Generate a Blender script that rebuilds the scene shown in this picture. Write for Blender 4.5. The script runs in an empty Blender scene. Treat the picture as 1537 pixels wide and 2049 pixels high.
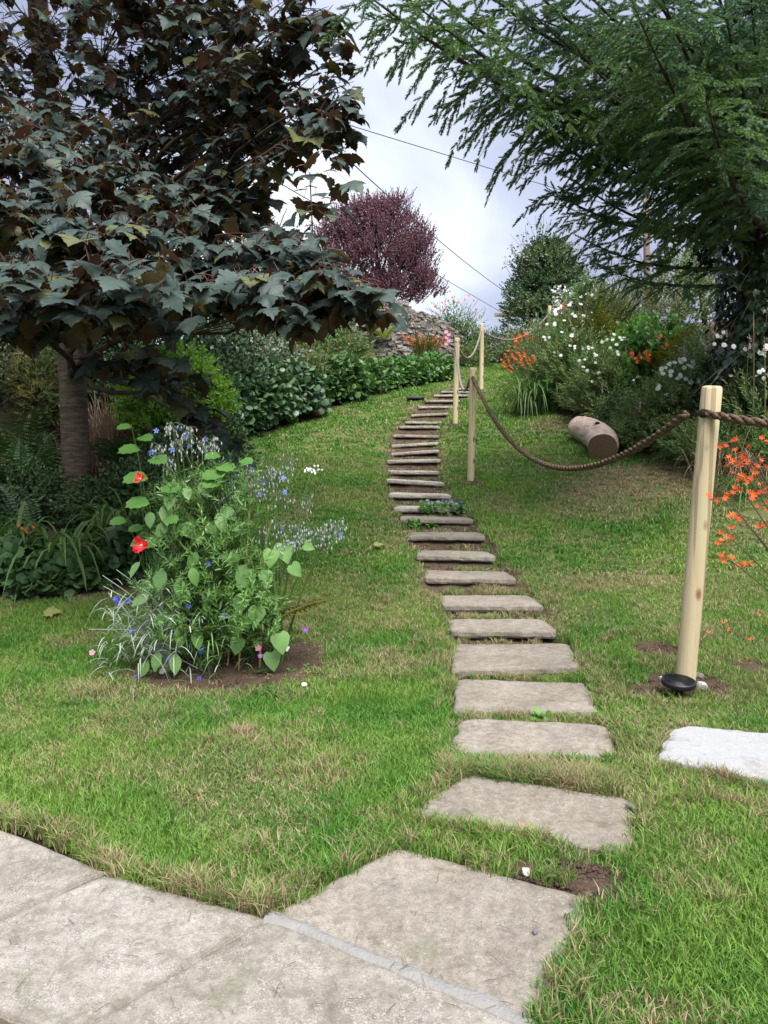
import bpy, bmesh, math, random
import numpy as np
from mathutils import Vector, Matrix, Euler
R_ = math.radians
random.seed(7)
RNG = np.random.default_rng(11)
S = bpy.context.scene
C = S.collection

# ------------------------------------------------------------------ camera
HC, PITCH, FPX = 1.42, R_(5.0), 1500.0
cam = bpy.data.cameras.new("camera")
cam_o = bpy.data.objects.new("camera", cam); C.objects.link(cam_o)
cam_o.location = (0, 0, HC); cam_o.rotation_euler = (R_(90) - PITCH, 0, 0)
cam.sensor_fit = 'VERTICAL'; cam.sensor_height = 36.0; cam.lens = 36.0 * FPX / 2049
cam.clip_start = 0.05; cam.clip_end = 3000
S.camera = cam_o

# ------------------------------------------------------------------ sky
SUN_DIR = Vector((0.20, -0.46, 0.86)).normalized()
SUN_EL = math.asin(SUN_DIR.z); SUN_AZ = math.atan2(SUN_DIR.x, SUN_DIR.y)
W = bpy.data.worlds.new("World"); S.world = W; W.use_nodes = True
nt = W.node_tree; nt.nodes.clear()
def N(t, **k):
    n = nt.nodes.new(t)
    for a, b in k.items(): setattr(n, a, b)
    return n
def L(a, b): nt.links.new(a, b)
out = N('ShaderNodeOutputWorld')
sky = N('ShaderNodeTexSky', sky_type='NISHITA', sun_disc=False, sun_elevation=SUN_EL, sun_rotation=SUN_AZ)
bgA = N('ShaderNodeBackground'); bgA.inputs[1].default_value = 0.05; L(sky.outputs[0], bgA.inputs[0])
tc = N('ShaderNodeTexCoord')
sep = N('ShaderNodeSeparateXYZ'); L(tc.outputs['Generated'], sep.inputs[0])
def M(op, a, b=None, c=None, clamp=False):
    n = N('ShaderNodeMath', operation=op, use_clamp=clamp)
    for i, v in enumerate((a, b, c)):
        if v is None: continue
        if isinstance(v, (int, float)): n.inputs[i].default_value = v
        else: L(v, n.inputs[i])
    return n.outputs[0]
zz = M('ADD', M('MAXIMUM', sep.outputs[2], 0.0), 0.22)
cmb = N('ShaderNodeCombineXYZ')
L(M('DIVIDE', sep.outputs[0], zz), cmb.inputs[0]); L(M('DIVIDE', sep.outputs[1], zz), cmb.inputs[1])
n1 = N('ShaderNodeTexNoise'); n1.inputs['Scale'].default_value = 0.75; n1.inputs['Detail'].default_value = 7; n1.inputs['Roughness'].default_value = .5
n1.inputs['Distortion'].default_value = 0.35
mp = N('ShaderNodeMapping'); mp.inputs['Location'].default_value = (3.1, 1.7, 0); L(cmb.outputs[0], mp.inputs[0]); L(mp.outputs[0], n1.inputs['Vector'])
# brighter thin cloud low over the hill
bd = Vector(((700-768.5)/1500, 1.0, (893-470)/1500 + 0.0)).normalized()
dt = N('ShaderNodeVectorMath', operation='DOT_PRODUCT'); L(tc.outputs['Generated'], dt.inputs[0]); dt.inputs[1].default_value = bd
glow = N('ShaderNodeMapRange'); glow.interpolation_type = 'SMOOTHSTEP'; L(dt.outputs['Value'], glow.inputs[0])
glow.inputs[1].default_value = 0.95; glow.inputs[2].default_value = 1.0
f = M('ADD', n1.outputs['Fac'], M('MULTIPLY', glow.outputs[0], 0.36))
cr = N('ShaderNodeValToRGB'); L(f, cr.inputs[0])
e = cr.color_ramp.elements
e[0].position = .36; e[0].color = (.34, .38, .55, 1)
e[1].position = .86; e[1].color = (.97, 1.0, 1.06, 1)
x = e.new(.54); x.color = (.46, .505, .68, 1)
x = e.new(.66); x.color = (.60, .66, .83, 1)
x = e.new(.76); x.color = (.86, .92, 1.03, 1)
cie = M('ADD', M('MULTIPLY', M('MAXIMUM', M('SUBTRACT', sep.outputs[2], 0.45), 0.0), 1.5), 1.0)
vm = N('ShaderNodeVectorMath', operation='SCALE'); L(cr.outputs[0], vm.inputs[0]); L(cie, vm.inputs['Scale'])
bgB = N('ShaderNodeBackground'); L(vm.outputs[0], bgB.inputs[0]); bgB.inputs[1].default_value = 0.228
mx = N('ShaderNodeMixShader'); mx.inputs[0].default_value = .96
L(bgA.outputs[0], mx.inputs[1]); L(bgB.outputs[0], mx.inputs[2]); L(mx.outputs[0], out.inputs[0])
sun = bpy.data.lights.new("sun", 'SUN'); sun.energy = 1.5; sun.angle = R_(45); sun.color = (1, .965, .90)
sun_o = bpy.data.objects.new("sun", sun); C.objects.link(sun_o); sun_o.location = (0, 0, 30)
sun_o.rotation_euler = SUN_DIR.to_track_quat('Z', 'Y').to_euler()
S.view_settings.view_transform = 'Standard'; S.view_settings.look = 'None'
S.view_settings.exposure = 2.38; S.view_settings.gamma = 1.0
S.view_settings.use_curve_mapping = False
S.cycles.max_bounces = 6; S.cycles.diffuse_bounces = 3; S.cycles.transmission_bounces = 4; S.cycles.glossy_bounces = 2
S.cycles.use_denoising = True

# ------------------------------------------------------------------ geometry of the view
cP, sP = math.cos(PITCH), math.sin(PITCH)
def P(px, py, d):
    """World point on the sight line of a photo pixel, d metres ahead."""
    u, v = (px - 768.5) / FPX, (1024.5 - py) / FPX
    Y = cP + sP * v; Z = -sP + cP * v
    return np.array([u * d / Y, d, HC + Z * d / Y])
def zat(py, d): return P(768.5, py, d)[2]
def proj(p):
    p = np.atleast_2d(p); x, y, z = p[:, 0], p[:, 1], p[:, 2] - HC
    f_ = cP * y - sP * z; up = sP * y + cP * z
    return 768.5 + FPX * x / f_, 1024.5 - FPX * up / f_
def _h(ix, iy, s):
    n = (ix * 374761393 + iy * 668265263 + s * 974634777) & 0xffffffff
    n = ((n ^ (n >> 13)) * 1274126177) & 0xffffffff
    return ((n ^ (n >> 16)) & 0xffff) / 65535.0
def vnoise(x, y, s=0):
    x = np.asarray(x, float); y = np.asarray(y, float)
    ix = np.floor(x).astype(np.int64); iy = np.floor(y).astype(np.int64)
    fx, fy = x - ix, y - iy; fx = fx*fx*(3-2*fx); fy = fy*fy*(3-2*fy)
    a, b, c, d = _h(ix, iy, s), _h(ix+1, iy, s), _h(ix, iy+1, s), _h(ix+1, iy+1, s)
    return (a*(1-fx)+b*fx)*(1-fy) + (c*(1-fx)+d*fx)*fy
def fbm(x, y, s=0, o=4):
    t = 0; a = .5; w = 0
    for i in range(o):
        t = t + a*vnoise(x*2**i, y*2**i, s+i); w += a; a *= .5
    return t / w
def sst(a, b, x):
    t = np.clip((x - a) / (b - a), 0, 1); return t*t*(3-2*t)

# steps: (front distance, photo row of the front top edge, left px, right px, tread depth)
STEPS = [(3.35,1518,898,1238,.47),(3.93,1433,905,1203,.50),(4.60,1342,903,1163,.47),(5.30,1263,900,1118,.44),
 (5.85,1213,884,1086,.42),(6.40,1159,850,1034,.42),(7.0,1114,836,992,.40),(7.55,1074,818,972,.40),(8.10,1041,800,948,.40),
 (8.60,1018,788,925,.38),(9.15,991,778,905,.40),(9.70,964,774,889,.38),(10.25,944,776,880,.38),(10.8,921,775,882,.38),
 (11.35,904,782,880,.38),(11.9,888,783,880,.36),(12.45,871,788,880,.36),(13.0,853,797,881,.36),(13.5,844,812,886,.36),
 (14.1,828,824,898,.36),(14.7,813,838,909,.36),(15.3,801,852,922,.36),(15.9,790,868,940,.36),(16.5,783,884,955,.36),(17.1,777,905,972,.36)]
SD = np.array([s[0] for s in STEPS]); SZ = np.array([zat(s[1], s[0]) for s in STEPS])
SXL = np.array([P(s[2], s[1], s[0])[0] for s in STEPS]); SXR = np.array([P(s[3], s[1], s[0])[0] for s in STEPS])
RY = np.concatenate([[-30, 3.0], SD + .2, [19, 21, 24, 26.5, 29, 34, 60]])
RZ = np.concatenate([[0, 0], SZ + .012, [3.02, 3.42, 4.0, 4.35, 4.45, 4.3, 3.2]])
PX_Y = np.concatenate([[-30, 3.0], SD + .2, [18.3, 20, 22, 26, 60]])
PX_X = np.concatenate([[.9, .9], (SXL + SXR) / 2, [2.2, 2.9, 3.9, 5.5, 9]])
PH = np.concatenate([[.4, .4], (SXR - SXL) / 2, [.42, .42, .42, .42, .42]])
def smooth_interp(y, X_, Y_):
    return (np.interp(y-.25, X_, Y_) + 2*np.interp(y, X_, Y_) + np.interp(y+.25, X_, Y_)) / 4
def xr_bed(y): return np.interp(y, [0, 4, 6, 8, 9.5, 10.5, 12, 13, 14, 16, 18, 20, 30], [4.2, 4.2, 4.2, 4.4, 3.9, 3.5, 3.3, 3.2, 2.95, 2.8, 3.7, 5.0, 8])
def xl_bed(y): return np.interp(y, [6.3, 8, 10, 11.8, 13, 14, 16, 18.5, 21, 23.5, 30], [-2.05, -2.3, -2.6, -2.66, -1.9, -1.2, -.45, .4, 1.2, 2.0, 4])
def in_bed_left(x, y): return (x < xl_bed(y)) & (y > 6.2 + .05*np.sin(x*3))
PROF_Y, PROF_Z = [], []
for i in range(len(SD)):
    d, z = SD[i], SZ[i]
    dn = SD[i+1] if i+1 < len(SD) else d + .6
    zn = SZ[i+1] if i+1 < len(SD) else z + .1
    PROF_Y += [d + .045, d + .34, dn - .05, dn + .035]; PROF_Z += [z - .045, z - .035, z + .3*(zn-z) - .03, max(zn - .066, z + .2*(zn-z)-.03)]
def H(x, y, corridor=True):
    x = np.asarray(x, float); y = np.asarray(y, float)
    z = smooth_interp(y, RY, RZ)
    xp = smooth_interp(y, PX_Y, PX_X)
    dx = x - xp
    fy = sst(5, 9, y) * (1 - sst(24, 40, y)*.8)
    z = z + fy * .055 * np.clip(dx - .4, 0, 4) ** 1.5
    z = z + sst(6, 10, y) * 1.0 * sst(0, 4.5, x - xr_bed(y)) * (1 - sst(26, 60, y))
    z = z - .05 * np.clip(-x - 2, 0, 6) * (1 - sst(10, 13, y))
    z = z + .6 * sst(10.5, 13, y) * sst(0, 3, xl_bed(y) - x) * (1 - sst(26, 60, y))
    z = z + (fbm(x*.9, y*.9, 3) - .5) * .07 * sst(3.2, 5, y) + (fbm(x*4, y*4, 9, 3) - .5) * .022
    if corridor:
        hw = np.interp(y, PX_Y, PH)
        w = 1 - sst(hw - .03, hw + .09, np.abs(dx) + (fbm(x*9, y*9, 5, 2)-.5)*.08)
        pz = np.interp(y, PROF_Y, PROF_Z) + (fbm(x*8, y*8, 21, 3) - .5) * .03
        on = (y > 3.3) & (y < 17.6)
        w = np.where(on, w, 0)
        z = z * (1 - w) + pz * w
        # lawn cut away behind and under the paving
    return z
def G(px, py, corridor=False, dmax=40):
    ds = np.arange(1.5, dmax, .02)
    p0, p1 = P(px, py, 1.0), P(px, py, 2.0)
    k = (p1 - p0)
    X = p0[0] + k[0]*(ds-1); Z = p0[2] + k[2]*(ds-1)
    hit = np.nonzero(Z < H(X, ds, corridor))[0]
    d = ds[hit[0]] if len(hit) else dmax
    return np.array([p0[0]+k[0]*(d-1), d, float(H(p0[0]+k[0]*(d-1), d, corridor))])

# ------------------------------------------------------------------ naming
def tag(o, label=None, cat=None, group=None, kind=None):
    if label: o['label'] = label
    if cat: o['category'] = cat
    if group: o['group'] = group
    if kind: o['kind'] = kind
    return o
def empty(name, loc, label=None, cat=None, group=None, kind=None, rz=0):
    o = bpy.data.objects.new(name, None); C.objects.link(o); o.location = loc; o.rotation_euler.z = rz
    o.empty_display_size = .1
    return tag(o, label, cat, group, kind)

# ------------------------------------------------------------------ materials
MATS = {}
class NT:
    def __init__(s, name):
        s.m = bpy.data.materials.new(name); s.m.use_nodes = True
        s.t = s.m.node_tree; s.t.nodes.clear()
        s.out = s.n('ShaderNodeOutputMaterial')
    def n(s, t, **k):
        q = s.t.nodes.new(t)
        for a, b in k.items(): setattr(q, a, b)
        return q
    def l(s, a, b): s.t.links.new(a, b)
    def math(s, op, a, b=None, clamp=False):
        q = s.n('ShaderNodeMath', operation=op, use_clamp=clamp)
        for i, v in enumerate((a, b)):
            if v is None: continue
            if isinstance(v, (int, float)): q.inputs[i].default_value = v
            else: s.l(v, q.inputs[i])
        return q.outputs[0]
    def noise(s, scale, detail=3, vec=None, rough=.55, dist=0):
        q = s.n('ShaderNodeTexNoise'); q.inputs['Scale'].default_value = scale; q.inputs['Detail'].default_value = detail
        q.inputs['Roughness'].default_value = rough; q.inputs['Distortion'].default_value = dist
        if vec is not None: s.l(vec, q.inputs['Vector'])
        return q.outputs['Fac']
    def rng(s, v, a, b, c=0., d=1.):
        q = s.n('ShaderNodeMapRange'); s.l(v, q.inputs[0]); q.interpolation_type = 'SMOOTHSTEP'
        for i, w in enumerate((a, b, c, d)): q.inputs[i+1].default_value = w
        return q.outputs[0]
    def mix(s, f, a, b, mode='MIX'):
        q = s.n('ShaderNodeMix', data_type='RGBA', blend_type=mode)
        for sock, v in ((q.inputs[0], f), (q.inputs[6], a), (q.inputs[7], b)):
            if isinstance(v, (int, float)): sock.default_value = v
            elif isinstance(v, (tuple, list)): sock.default_value = tuple(v)[:3] + (1,)
            else: s.l(v, sock)
        return q.outputs[2]
    def world(s): return s.n('ShaderNodeNewGeometry').outputs['Position']
    def objco(s): return s.n('ShaderNodeTexCoord').outputs['Object']
    def attr(s, name, t='GEOMETRY'):
        q = s.n('ShaderNodeAttribute', attribute_name=name, attribute_type=t); return q.outputs['Fac']
    def bsdf(s, col, rough=.7, spec=.3, bump=None, bstr=.3, bdist=.01, metal=0, coat=0):
        b = s.n('ShaderNodeBsdfPrincipled')
        for sock, v in ((b.inputs['Base Color'], col), (b.inputs['Roughness'], rough)):
            if isinstance(v, (int, float)): sock.default_value = v
            elif isinstance(v, (tuple, list)): sock.default_value = tuple(v)[:3] + (1,)
            else: s.l(v, sock)
        b.inputs['Specular IOR Level'].default_value = spec; b.inputs['Metallic'].default_value = metal
        b.inputs['Coat Weight'].default_value = coat
        if bump is not None:
            q = s.n('ShaderNodeBump'); q.inputs['Strength'].default_value = bstr; q.inputs['Distance'].default_value = bdist
            s.l(bump, q.inputs['Height']); s.l(q.outputs[0], b.inputs['Normal'])
        return b.outputs[0]
    def done(s, sh):
        s.l(sh, s.out.inputs[0]); MATS[s.m.name] = s.m; return s.m
def leafmat(name, c1, c2, c3=None, back=None, rough=.45, spec=.4, trans=.25, tcol=None, wscale=1.2, dry=None):
    """Leaf: colour varies from leaf to leaf and slowly across the plant; some light passes through."""
    q = NT(name)
    r = q.math('FRACT', q.math('ADD', q.attr('rnd'), q.n('ShaderNodeObjectInfo').outputs['Random']))
    col = q.mix(r, c1, c2)
    if c3: col = q.mix(q.rng(q.noise(wscale, 3, q.world()), .42, .62), col, c3)
    col = q.mix(.28, col, q.mix(q.noise(60, 2, q.world()), (.25,.25,.25), (1,1,1)), 'MULTIPLY')
    if dry: col = q.mix(q.rng(r, .9, .93), col, dry)
    if back: col = q.mix(q.n('ShaderNodeNewGeometry').outputs['Backfacing'], col, back)
    b = q.bsdf(col, rough, spec)
    if trans:
        t = q.n('ShaderNodeBsdfTranslucent')
        if tcol: t.inputs[0].default_value = tuple(tcol) + (1,)
        else: q.l(q.mix(1.0, col, (1.25, 1.3, .7), 'MULTIPLY'), t.inputs[0])
        m = q.n('ShaderNodeMixShader'); m.inputs[0].default_value = trans
        q.l(b, m.inputs[1]); q.l(t.outputs[0], m.inputs[2]); b = m.outputs[0]
    return q.done(b)
def plain(name, c, rough=.7, spec=.3, c2=None, scale=8, bstr=0, bscale=40, metal=0, coat=0):
    q = NT(name); o = q.objco()
    col = q.mix(q.rng(q.noise(scale, 4, o), .35, .65), c, c2) if c2 else c
    return q.done(q.bsdf(col, rough, spec, q.noise(bscale, 4, o) if bstr else None, bstr, .01, metal, coat))

# ------------------------------------------------------------------ mesh building
class Geo:
    """Collects triangles of many pieces; build() links them as one object."""
    def __init__(s): s.V, s.F, s.Mi, s.R, s.n, s.slots, s.Sm = [], [], [], [], 0, [], []
    def slot(s, m):
        if m not in s.slots: s.slots.append(m)
        return s.slots.index(m)
    def raw(s, V, F, m, r=0., smooth=True):
        V = np.asarray(V, float).reshape(-1, 3); F = np.asarray(F, int).reshape(-1, 3)
        s.V.append(V); s.F.append(F + s.n); s.Mi.append(np.full(len(F), s.slot(m))); s.Sm.append(np.full(len(F), smooth))
        s.R.append(np.broadcast_to(np.asarray(r, float), (len(V),)).copy()); s.n += len(V); return s
    def inst(s, proto, Rm, T, r=None):
        """proto: list of (V, F, material name); Rm k x 3 x 3 with the scale in it; T k x 3."""
        k = len(T)
        if k == 0: return s
        if r is None: r = RNG.random(k)
        for pe in proto:
            V, F, m = pe[:3]; lr = pe[3] if len(pe) > 3 else np.zeros(len(V))
            v = np.einsum('kij,nj->kni', Rm, V) + T[:, None, :]
            f_ = F[None] + (np.arange(k) * len(V))[:, None, None]
            s.raw(v.reshape(-1, 3), f_.reshape(-1, 3), m, (np.repeat(r, len(V)) + np.tile(lr, k)) % 1.0)
        return s
    def proto(s):
        """This collection as a reusable proto."""
        V = np.concatenate(s.V); F = np.concatenate(s.F); Mi = np.concatenate(s.Mi); Rr = np.concatenate(s.R); o = []
        for i, m in enumerate(s.slots):
            f_ = F[Mi == i]; u, inv = np.unique(f_, return_inverse=True)
            o.append((V[u], inv.reshape(-1, 3), m, Rr[u]))
        return o
    def mesh(s, name):
        me = bpy.data.meshes.new(name)
        V = np.concatenate(s.V); F = np.concatenate(s.F); Mi = np.concatenate(s.Mi); R = np.concatenate(s.R); Sm = np.concatenate(s.Sm)
        me.vertices.add(len(V)); me.vertices.foreach_set('co', V.ravel())
        me.loops.add(F.size); me.loops.foreach_set('vertex_index', F.ravel().astype(np.int32))
        me.polygons.add(len(F)); me.polygons.foreach_set('loop_start', np.arange(0, F.size, 3, dtype=np.int32))
        me.polygons.foreach_set('material_index', Mi.astype(np.int32)); me.polygons.foreach_set('use_smooth', Sm)
        for m in s.slots: me.materials.append(MATS[m])
        at = me.attributes.new('rnd', 'FLOAT', 'POINT'); at.data.foreach_set('value', R.astype(np.float32))
        me.update(calc_edges=True)
        return me
    def build(s, name, parent=None, origin=None, kind=None):
        """One linked object; points are world points, moved to the parent's (or origin's) own frame."""
        base = np.array(parent.location) if parent is not None else (np.array(origin) if origin is not None else np.zeros(3))
        if parent is not None and parent.parent is not None: base = base + np.array(parent.parent.location)
        s.V = [v - base for v in s.V]
        o = bpy.data.objects.new(name, s.mesh(name)); C.objects.link(o)
        if parent is not None: o.parent = parent
        elif origin is not None: o.location = origin
        if kind: o['kind'] = kind
        return o
def rotz(a):
    a = np.asarray(a, float); c, s_ = np.cos(a), np.sin(a); z, o = np.zeros_like(a), np.ones_like(a)
    return np.stack([np.stack([c, -s_, z], -1), np.stack([s_, c, z], -1), np.stack([z, z, o], -1)], -2)
def rotx(a):
    a = np.asarray(a, float); c, s_ = np.cos(a), np.sin(a); z, o = np.zeros_like(a), np.ones_like(a)
    return np.stack([np.stack([o, z, z], -1), np.stack([z, c, -s_], -1), np.stack([z, s_, c], -1)], -2)
def roty(a):
    a = np.asarray(a, float); c, s_ = np.cos(a), np.sin(a); z, o = np.zeros_like(a), np.ones_like(a)
    return np.stack([np.stack([c, z, s_], -1), np.stack([z, o, z], -1), np.stack([-s_, z, c], -1)], -2)
def frames(D, U):
    """k rotation matrices whose y axis runs along D and whose z axis is as near U as it can be."""
    D = D / np.maximum(np.linalg.norm(D, axis=1, keepdims=True), 1e-9)
    Xa = np.cross(D, U); Xa /= np.maximum(np.linalg.norm(Xa, axis=1, keepdims=True), 1e-9)
    Za = np.cross(Xa, D)
    return np.stack([Xa, D, Za], axis=2)
def tube(pts, rad, m='bark', seg=8, caps=True, g=None, r=0., wob=0):
    g = g or Geo(); pts = np.asarray(pts, float); n = len(pts)
    rad = np.broadcast_to(np.asarray(rad, float), (n,))
    T = np.gradient(pts, axis=0); T /= np.maximum(np.linalg.norm(T, axis=1, keepdims=True), 1e-9)
    u = np.cross(T[0], [0, 0, 1.]);
    if np.linalg.norm(u) < .1: u = np.cross(T[0], [1., 0, 0])
    u /= np.linalg.norm(u); V = []
    a = np.linspace(0, 2*np.pi, seg, endpoint=False)
    for i in range(n):
        u = u - T[i]*np.dot(u, T[i]); u /= np.linalg.norm(u); w = np.cross(T[i], u)
        rr = rad[i] * (1 + (wob*(fbm(np.cos(a)*2+i*.35, np.sin(a)*2+7, 2) - .5) if wob else 0))
        V.append(pts[i] + (np.cos(a)[:, None]*u + np.sin(a)[:, None]*w) * np.reshape(rr, (-1, 1)))
    V = np.concatenate(V); F = []
    for i in range(n-1):
        for j in range(seg):
            a0, b0 = i*seg+j, i*seg+(j+1) % seg; a1, b1 = a0+seg, b0+seg
            F += [(a0, b0, b1), (a0, b1, a1)]
    if caps:
        V = np.concatenate([V, pts[:1], pts[-1:]]); k = n*seg
        F += [(k, (j+1) % seg, j) for j in range(seg)] + [(k+1, k-seg+j, k-seg+(j+1) % seg) for j in range(seg)]
    return g.raw(V, F, m, r)
def bez(p0, p1, p2, n=8):
    t = np.linspace(0, 1, n)[:, None]; p0, p1, p2 = map(np.asarray, (p0, p1, p2))
    return (1-t)**2*p0 + 2*t*(1-t)*p1 + t*t*p2
def obj_copy(o, parent=None, **k):
    c = o.copy(); C.objects.link(c)
    if parent is not None: c.parent = parent
    for ch in list(o.children): obj_copy(ch, c)
    return c
_hid = [0]
def scatter(name, protos, T, E, Sc, idx, parent=None, kind='stuff', attrs=None):
    """Many small pieces that nobody counts, set at points by geometry nodes. protos: list of Geo (around their own origin)."""
    _hid[0] += 1
    col = bpy.data.collections.new("pieces_%02d" % _hid[0])
    for i, g in enumerate(protos):
        col.objects.link(bpy.data.objects.new("piece_%02d_%02d" % (_hid[0], i), g.mesh("piece")))
    base = np.array(parent.location) if parent is not None else np.zeros(3)
    me = bpy.data.meshes.new(name); n = len(T)
    me.vertices.add(n); me.vertices.foreach_set('co', (T - base).ravel())
    a = me.attributes.new('rot', 'FLOAT_VECTOR', 'POINT'); a.data.foreach_set('vector', np.asarray(E, np.float32).ravel())
    a = me.attributes.new('scl', 'FLOAT_VECTOR', 'POINT')
    Sc = np.asarray(Sc, np.float32); Sc = np.repeat(Sc[:, None], 3, 1) if Sc.ndim == 1 else Sc
    a.data.foreach_set('vector', np.ascontiguousarray(Sc).ravel())
    a = me.attributes.new('idx', 'INT', 'POINT'); a.data.foreach_set('value', np.asarray(idx, np.int32))
    for k, v in (attrs or {}).items():
        a = me.attributes.new(k, 'FLOAT', 'POINT'); a.data.foreach_set('value', np.asarray(v, np.float32))
    o = bpy.data.objects.new(name, me); C.objects.link(o)
    if parent is not None: o.parent = parent
    ng = bpy.data.node_groups.new("set_" + name, 'GeometryNodeTree')
    ng.interface.new_socket("Geometry", in_out='INPUT', socket_type='NodeSocketGeometry')
    ng.interface.new_socket("Geometry", in_out='OUTPUT', socket_type='NodeSocketGeometry')
    A = ng.nodes.new('NodeGroupInput'); B = ng.nodes.new('NodeGroupOutput')
    ci = ng.nodes.new('GeometryNodeCollectionInfo'); ci.inputs[0].default_value = col
    ci.inputs['Separate Children'].default_value = True
    ip = ng.nodes.new('GeometryNodeInstanceOnPoints'); ip.inputs['Pick Instance'].default_value = True
    def na(nm, t):
        q = ng.nodes.new('GeometryNodeInputNamedAttribute'); q.data_type = t; q.inputs[0].default_value = nm; return q.outputs[0]
    l = ng.links.new
    l(A.outputs[0], ip.inputs['Points']); l(ci.outputs[0], ip.inputs['Instance'])
    l(na('idx', 'INT'), ip.inputs['Instance Index']); l(na('scl', 'FLOAT_VECTOR'), ip.inputs['Scale'])
    er = ng.nodes.new('FunctionNodeEulerToRotation'); l(na('rot', 'FLOAT_VECTOR'), er.inputs[0]); l(er.outputs[0], ip.inputs['Rotation'])
    l(ip.outputs[0], B.inputs[0])
    md = o.modifiers.new("set", 'NODES'); md.node_group = ng
    if kind: o['kind'] = kind
    return o
def eulers(Rm):
    """XYZ euler angles of k pure rotation matrices."""
    y = np.arcsin(np.clip(-Rm[:, 2, 0], -1, 1)); x = np.arctan2(Rm[:, 2, 1], Rm[:, 2, 2]); z = np.arctan2(Rm[:, 1, 0], Rm[:, 0, 0])
    return np.stack([x, y, z], 1)
# ------------------------------------------------------------------ ground materials
q = NT('turf_soil'); w = q.world()
soil = q.attr('soil'); g1 = q.noise(2.2, 5, w); g2 = q.noise(38, 4, w, .7)
turf = q.mix(q.rng(g1, .35, .65), (.075, .125, .028), (.11, .13, .045))
turf = q.mix(q.rng(g2, .5, .68), turf, (.20, .155, .085))
brown = q.mix(g2, (.055, .038, .026), (.140, .098, .070))
brown = q.mix(q.rng(q.noise(150, 2, w), .62, .70), brown, (.24, .19, .14))
col = q.mix(q.rng(q.math('ADD', soil, q.math('MULTIPLY', q.math('SUBTRACT', g2, .5), .6)), .35, .65), turf, brown)
q.done(q.bsdf(col, .95, .1, q.noise(70, 5, w, .7), .9, .02))
q = NT('step_soil'); w = q.world(); g2 = q.noise(30, 5, w, .7)
col = q.mix(g2, (.10, .075, .050), (.26, .195, .135))
col = q.mix(q.rng(q.noise(110, 2, w), .62, .72), col, (.34, .28, .20))
q.done(q.bsdf(col, .95, .1, q.noise(60, 5, w, .7), 1., .03))
def slabmat(name, a, b, spk, dirt, spk_amt=.55):
    q = NT(name); w = q.world(); oi = q.n('ShaderNodeObjectInfo').outputs['Random']
    col = q.mix(q.rng(q.noise(3.2, 6, w, .6), .35, .65), a, b)
    col = q.mix(q.math('MULTIPLY', q.rng(q.noise(7.5, 7, w, .72, .8), .52, .68), .6), col, dirt)
    col = q.mix(.75, col, q.mix(q.rng(q.noise(26, 6, w, .8), .38, .62), (.84, .82, .78), (1.42, 1.40, 1.38)), 'MULTIPLY'); col = q.mix(q.math('MULTIPLY', q.rng(q.noise(48, 4, w, .7), .60, .66), .5), col, spk)
    s1 = q.rng(q.noise(170, 5, w, .8), .49, .60); s2 = q.rng(q.noise(9, 5, w, .7), .40, .62)
    col = q.mix(q.math('MULTIPLY', q.math('MULTIPLY', s1, s2), spk_amt), col, spk)
    col = q.mix(q.math('MULTIPLY', q.rng(q.noise(210, 3, w, .7), .56, .64), .6), col, (.10, .088, .07))
    col = q.mix(.5, col, q.mix(oi, (.78, .74, .66), (1.08, 1.06, 1.03)), 'MULTIPLY'); col = q.mix(q.math('MULTIPLY', q.rng(q.noise(2.1, 6, w, .75, 1.2), .56, .66), .35), col, (.105, .12, .06))
    edge = q.attr('edge'); col = q.mix(q.math('MULTIPLY', q.rng(q.math('ADD', edge, q.math('MULTIPLY', q.math('SUBTRACT', q.noise(14, 4, w), .5), .9)), .6, 1.1), .55), col, (.14, .118, .088))
    q.done(q.bsdf(col, .88, .2, q.math('ADD', q.noise(120, 5, w, .75), q.math('MULTIPLY', q.noise(9, 4, w), 1.6)), .55, .006))
slabmat('flagstone', (.185, .165, .140), (.245, .222, .192), (.42, .40, .36), (.125, .108, .088))
slabmat('flagstone_patio', (.20, .185, .162), (.265, .248, .22), (.46, .44, .41), (.145, .130, .105), .8)
slabmat('flagstone_old', (.30, .28, .245), (.42, .40, .36), (.55, .54, .50), (.15, .14, .105))
q = NT('pale_stone'); w = q.world()
col = q.mix(q.noise(6, 6, w, .7, 1.5), (.40, .40, .40), (.31, .315, .32)); col = q.mix(q.math('MULTIPLY', q.rng(q.noise(4, 5, w, .7), .56, .68), .5), col, (.22, .205, .16))
q.done(q.bsdf(col, .8, .25, q.noise(30, 6, w, .7, 1.0), .8, .01))
q = NT('mortar'); w = q.world(); col = q.mix(q.noise(25, 5, w), (.20, .195, .182), (.30, .292, .275))
q.done(q.bsdf(col, .9, .15, q.noise(90, 5, w), .7, .01))
q = NT('sprucepost'); o = q.objco(); mp_ = q.n('ShaderNodeMapping'); q.l(o, mp_.inputs[0]); mp_.inputs['Scale'].default_value = (60, 60, 1.3)
gr = q.noise(1, 5, mp_.outputs[0], .6, .6)
col = q.mix(gr, (.44, .33, .18), (.74, .63, .41)); col = q.mix(q.rng(q.noise(2.2, 3, o), .45, .65), col, (.54, .50, .30))
vo = q.n('ShaderNodeTexVoronoi'); mp2 = q.n('ShaderNodeMapping'); q.l(o, mp2.inputs[0]); mp2.inputs['Scale'].default_value = (9, 9, 4.2); q.l(mp2.outputs[0], vo.inputs['Vector']); vo.inputs['Scale'].default_value = 1
col = q.mix(q.rng(vo.outputs['Distance'], .24, .10), col, (.26, .13, .07))
wv = q.n('ShaderNodeMapping'); q.l(o, wv.inputs[0]); wv.inputs['Scale'].default_value = (16, 16, .18)
col = q.mix(q.math('MULTIPLY', q.rng(q.noise(1, 2, wv.outputs[0]), .63, .655), .6), col, (.22, .15, .08))
q.done(q.bsdf(col, .72, .25, gr, .25, .004))
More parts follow.
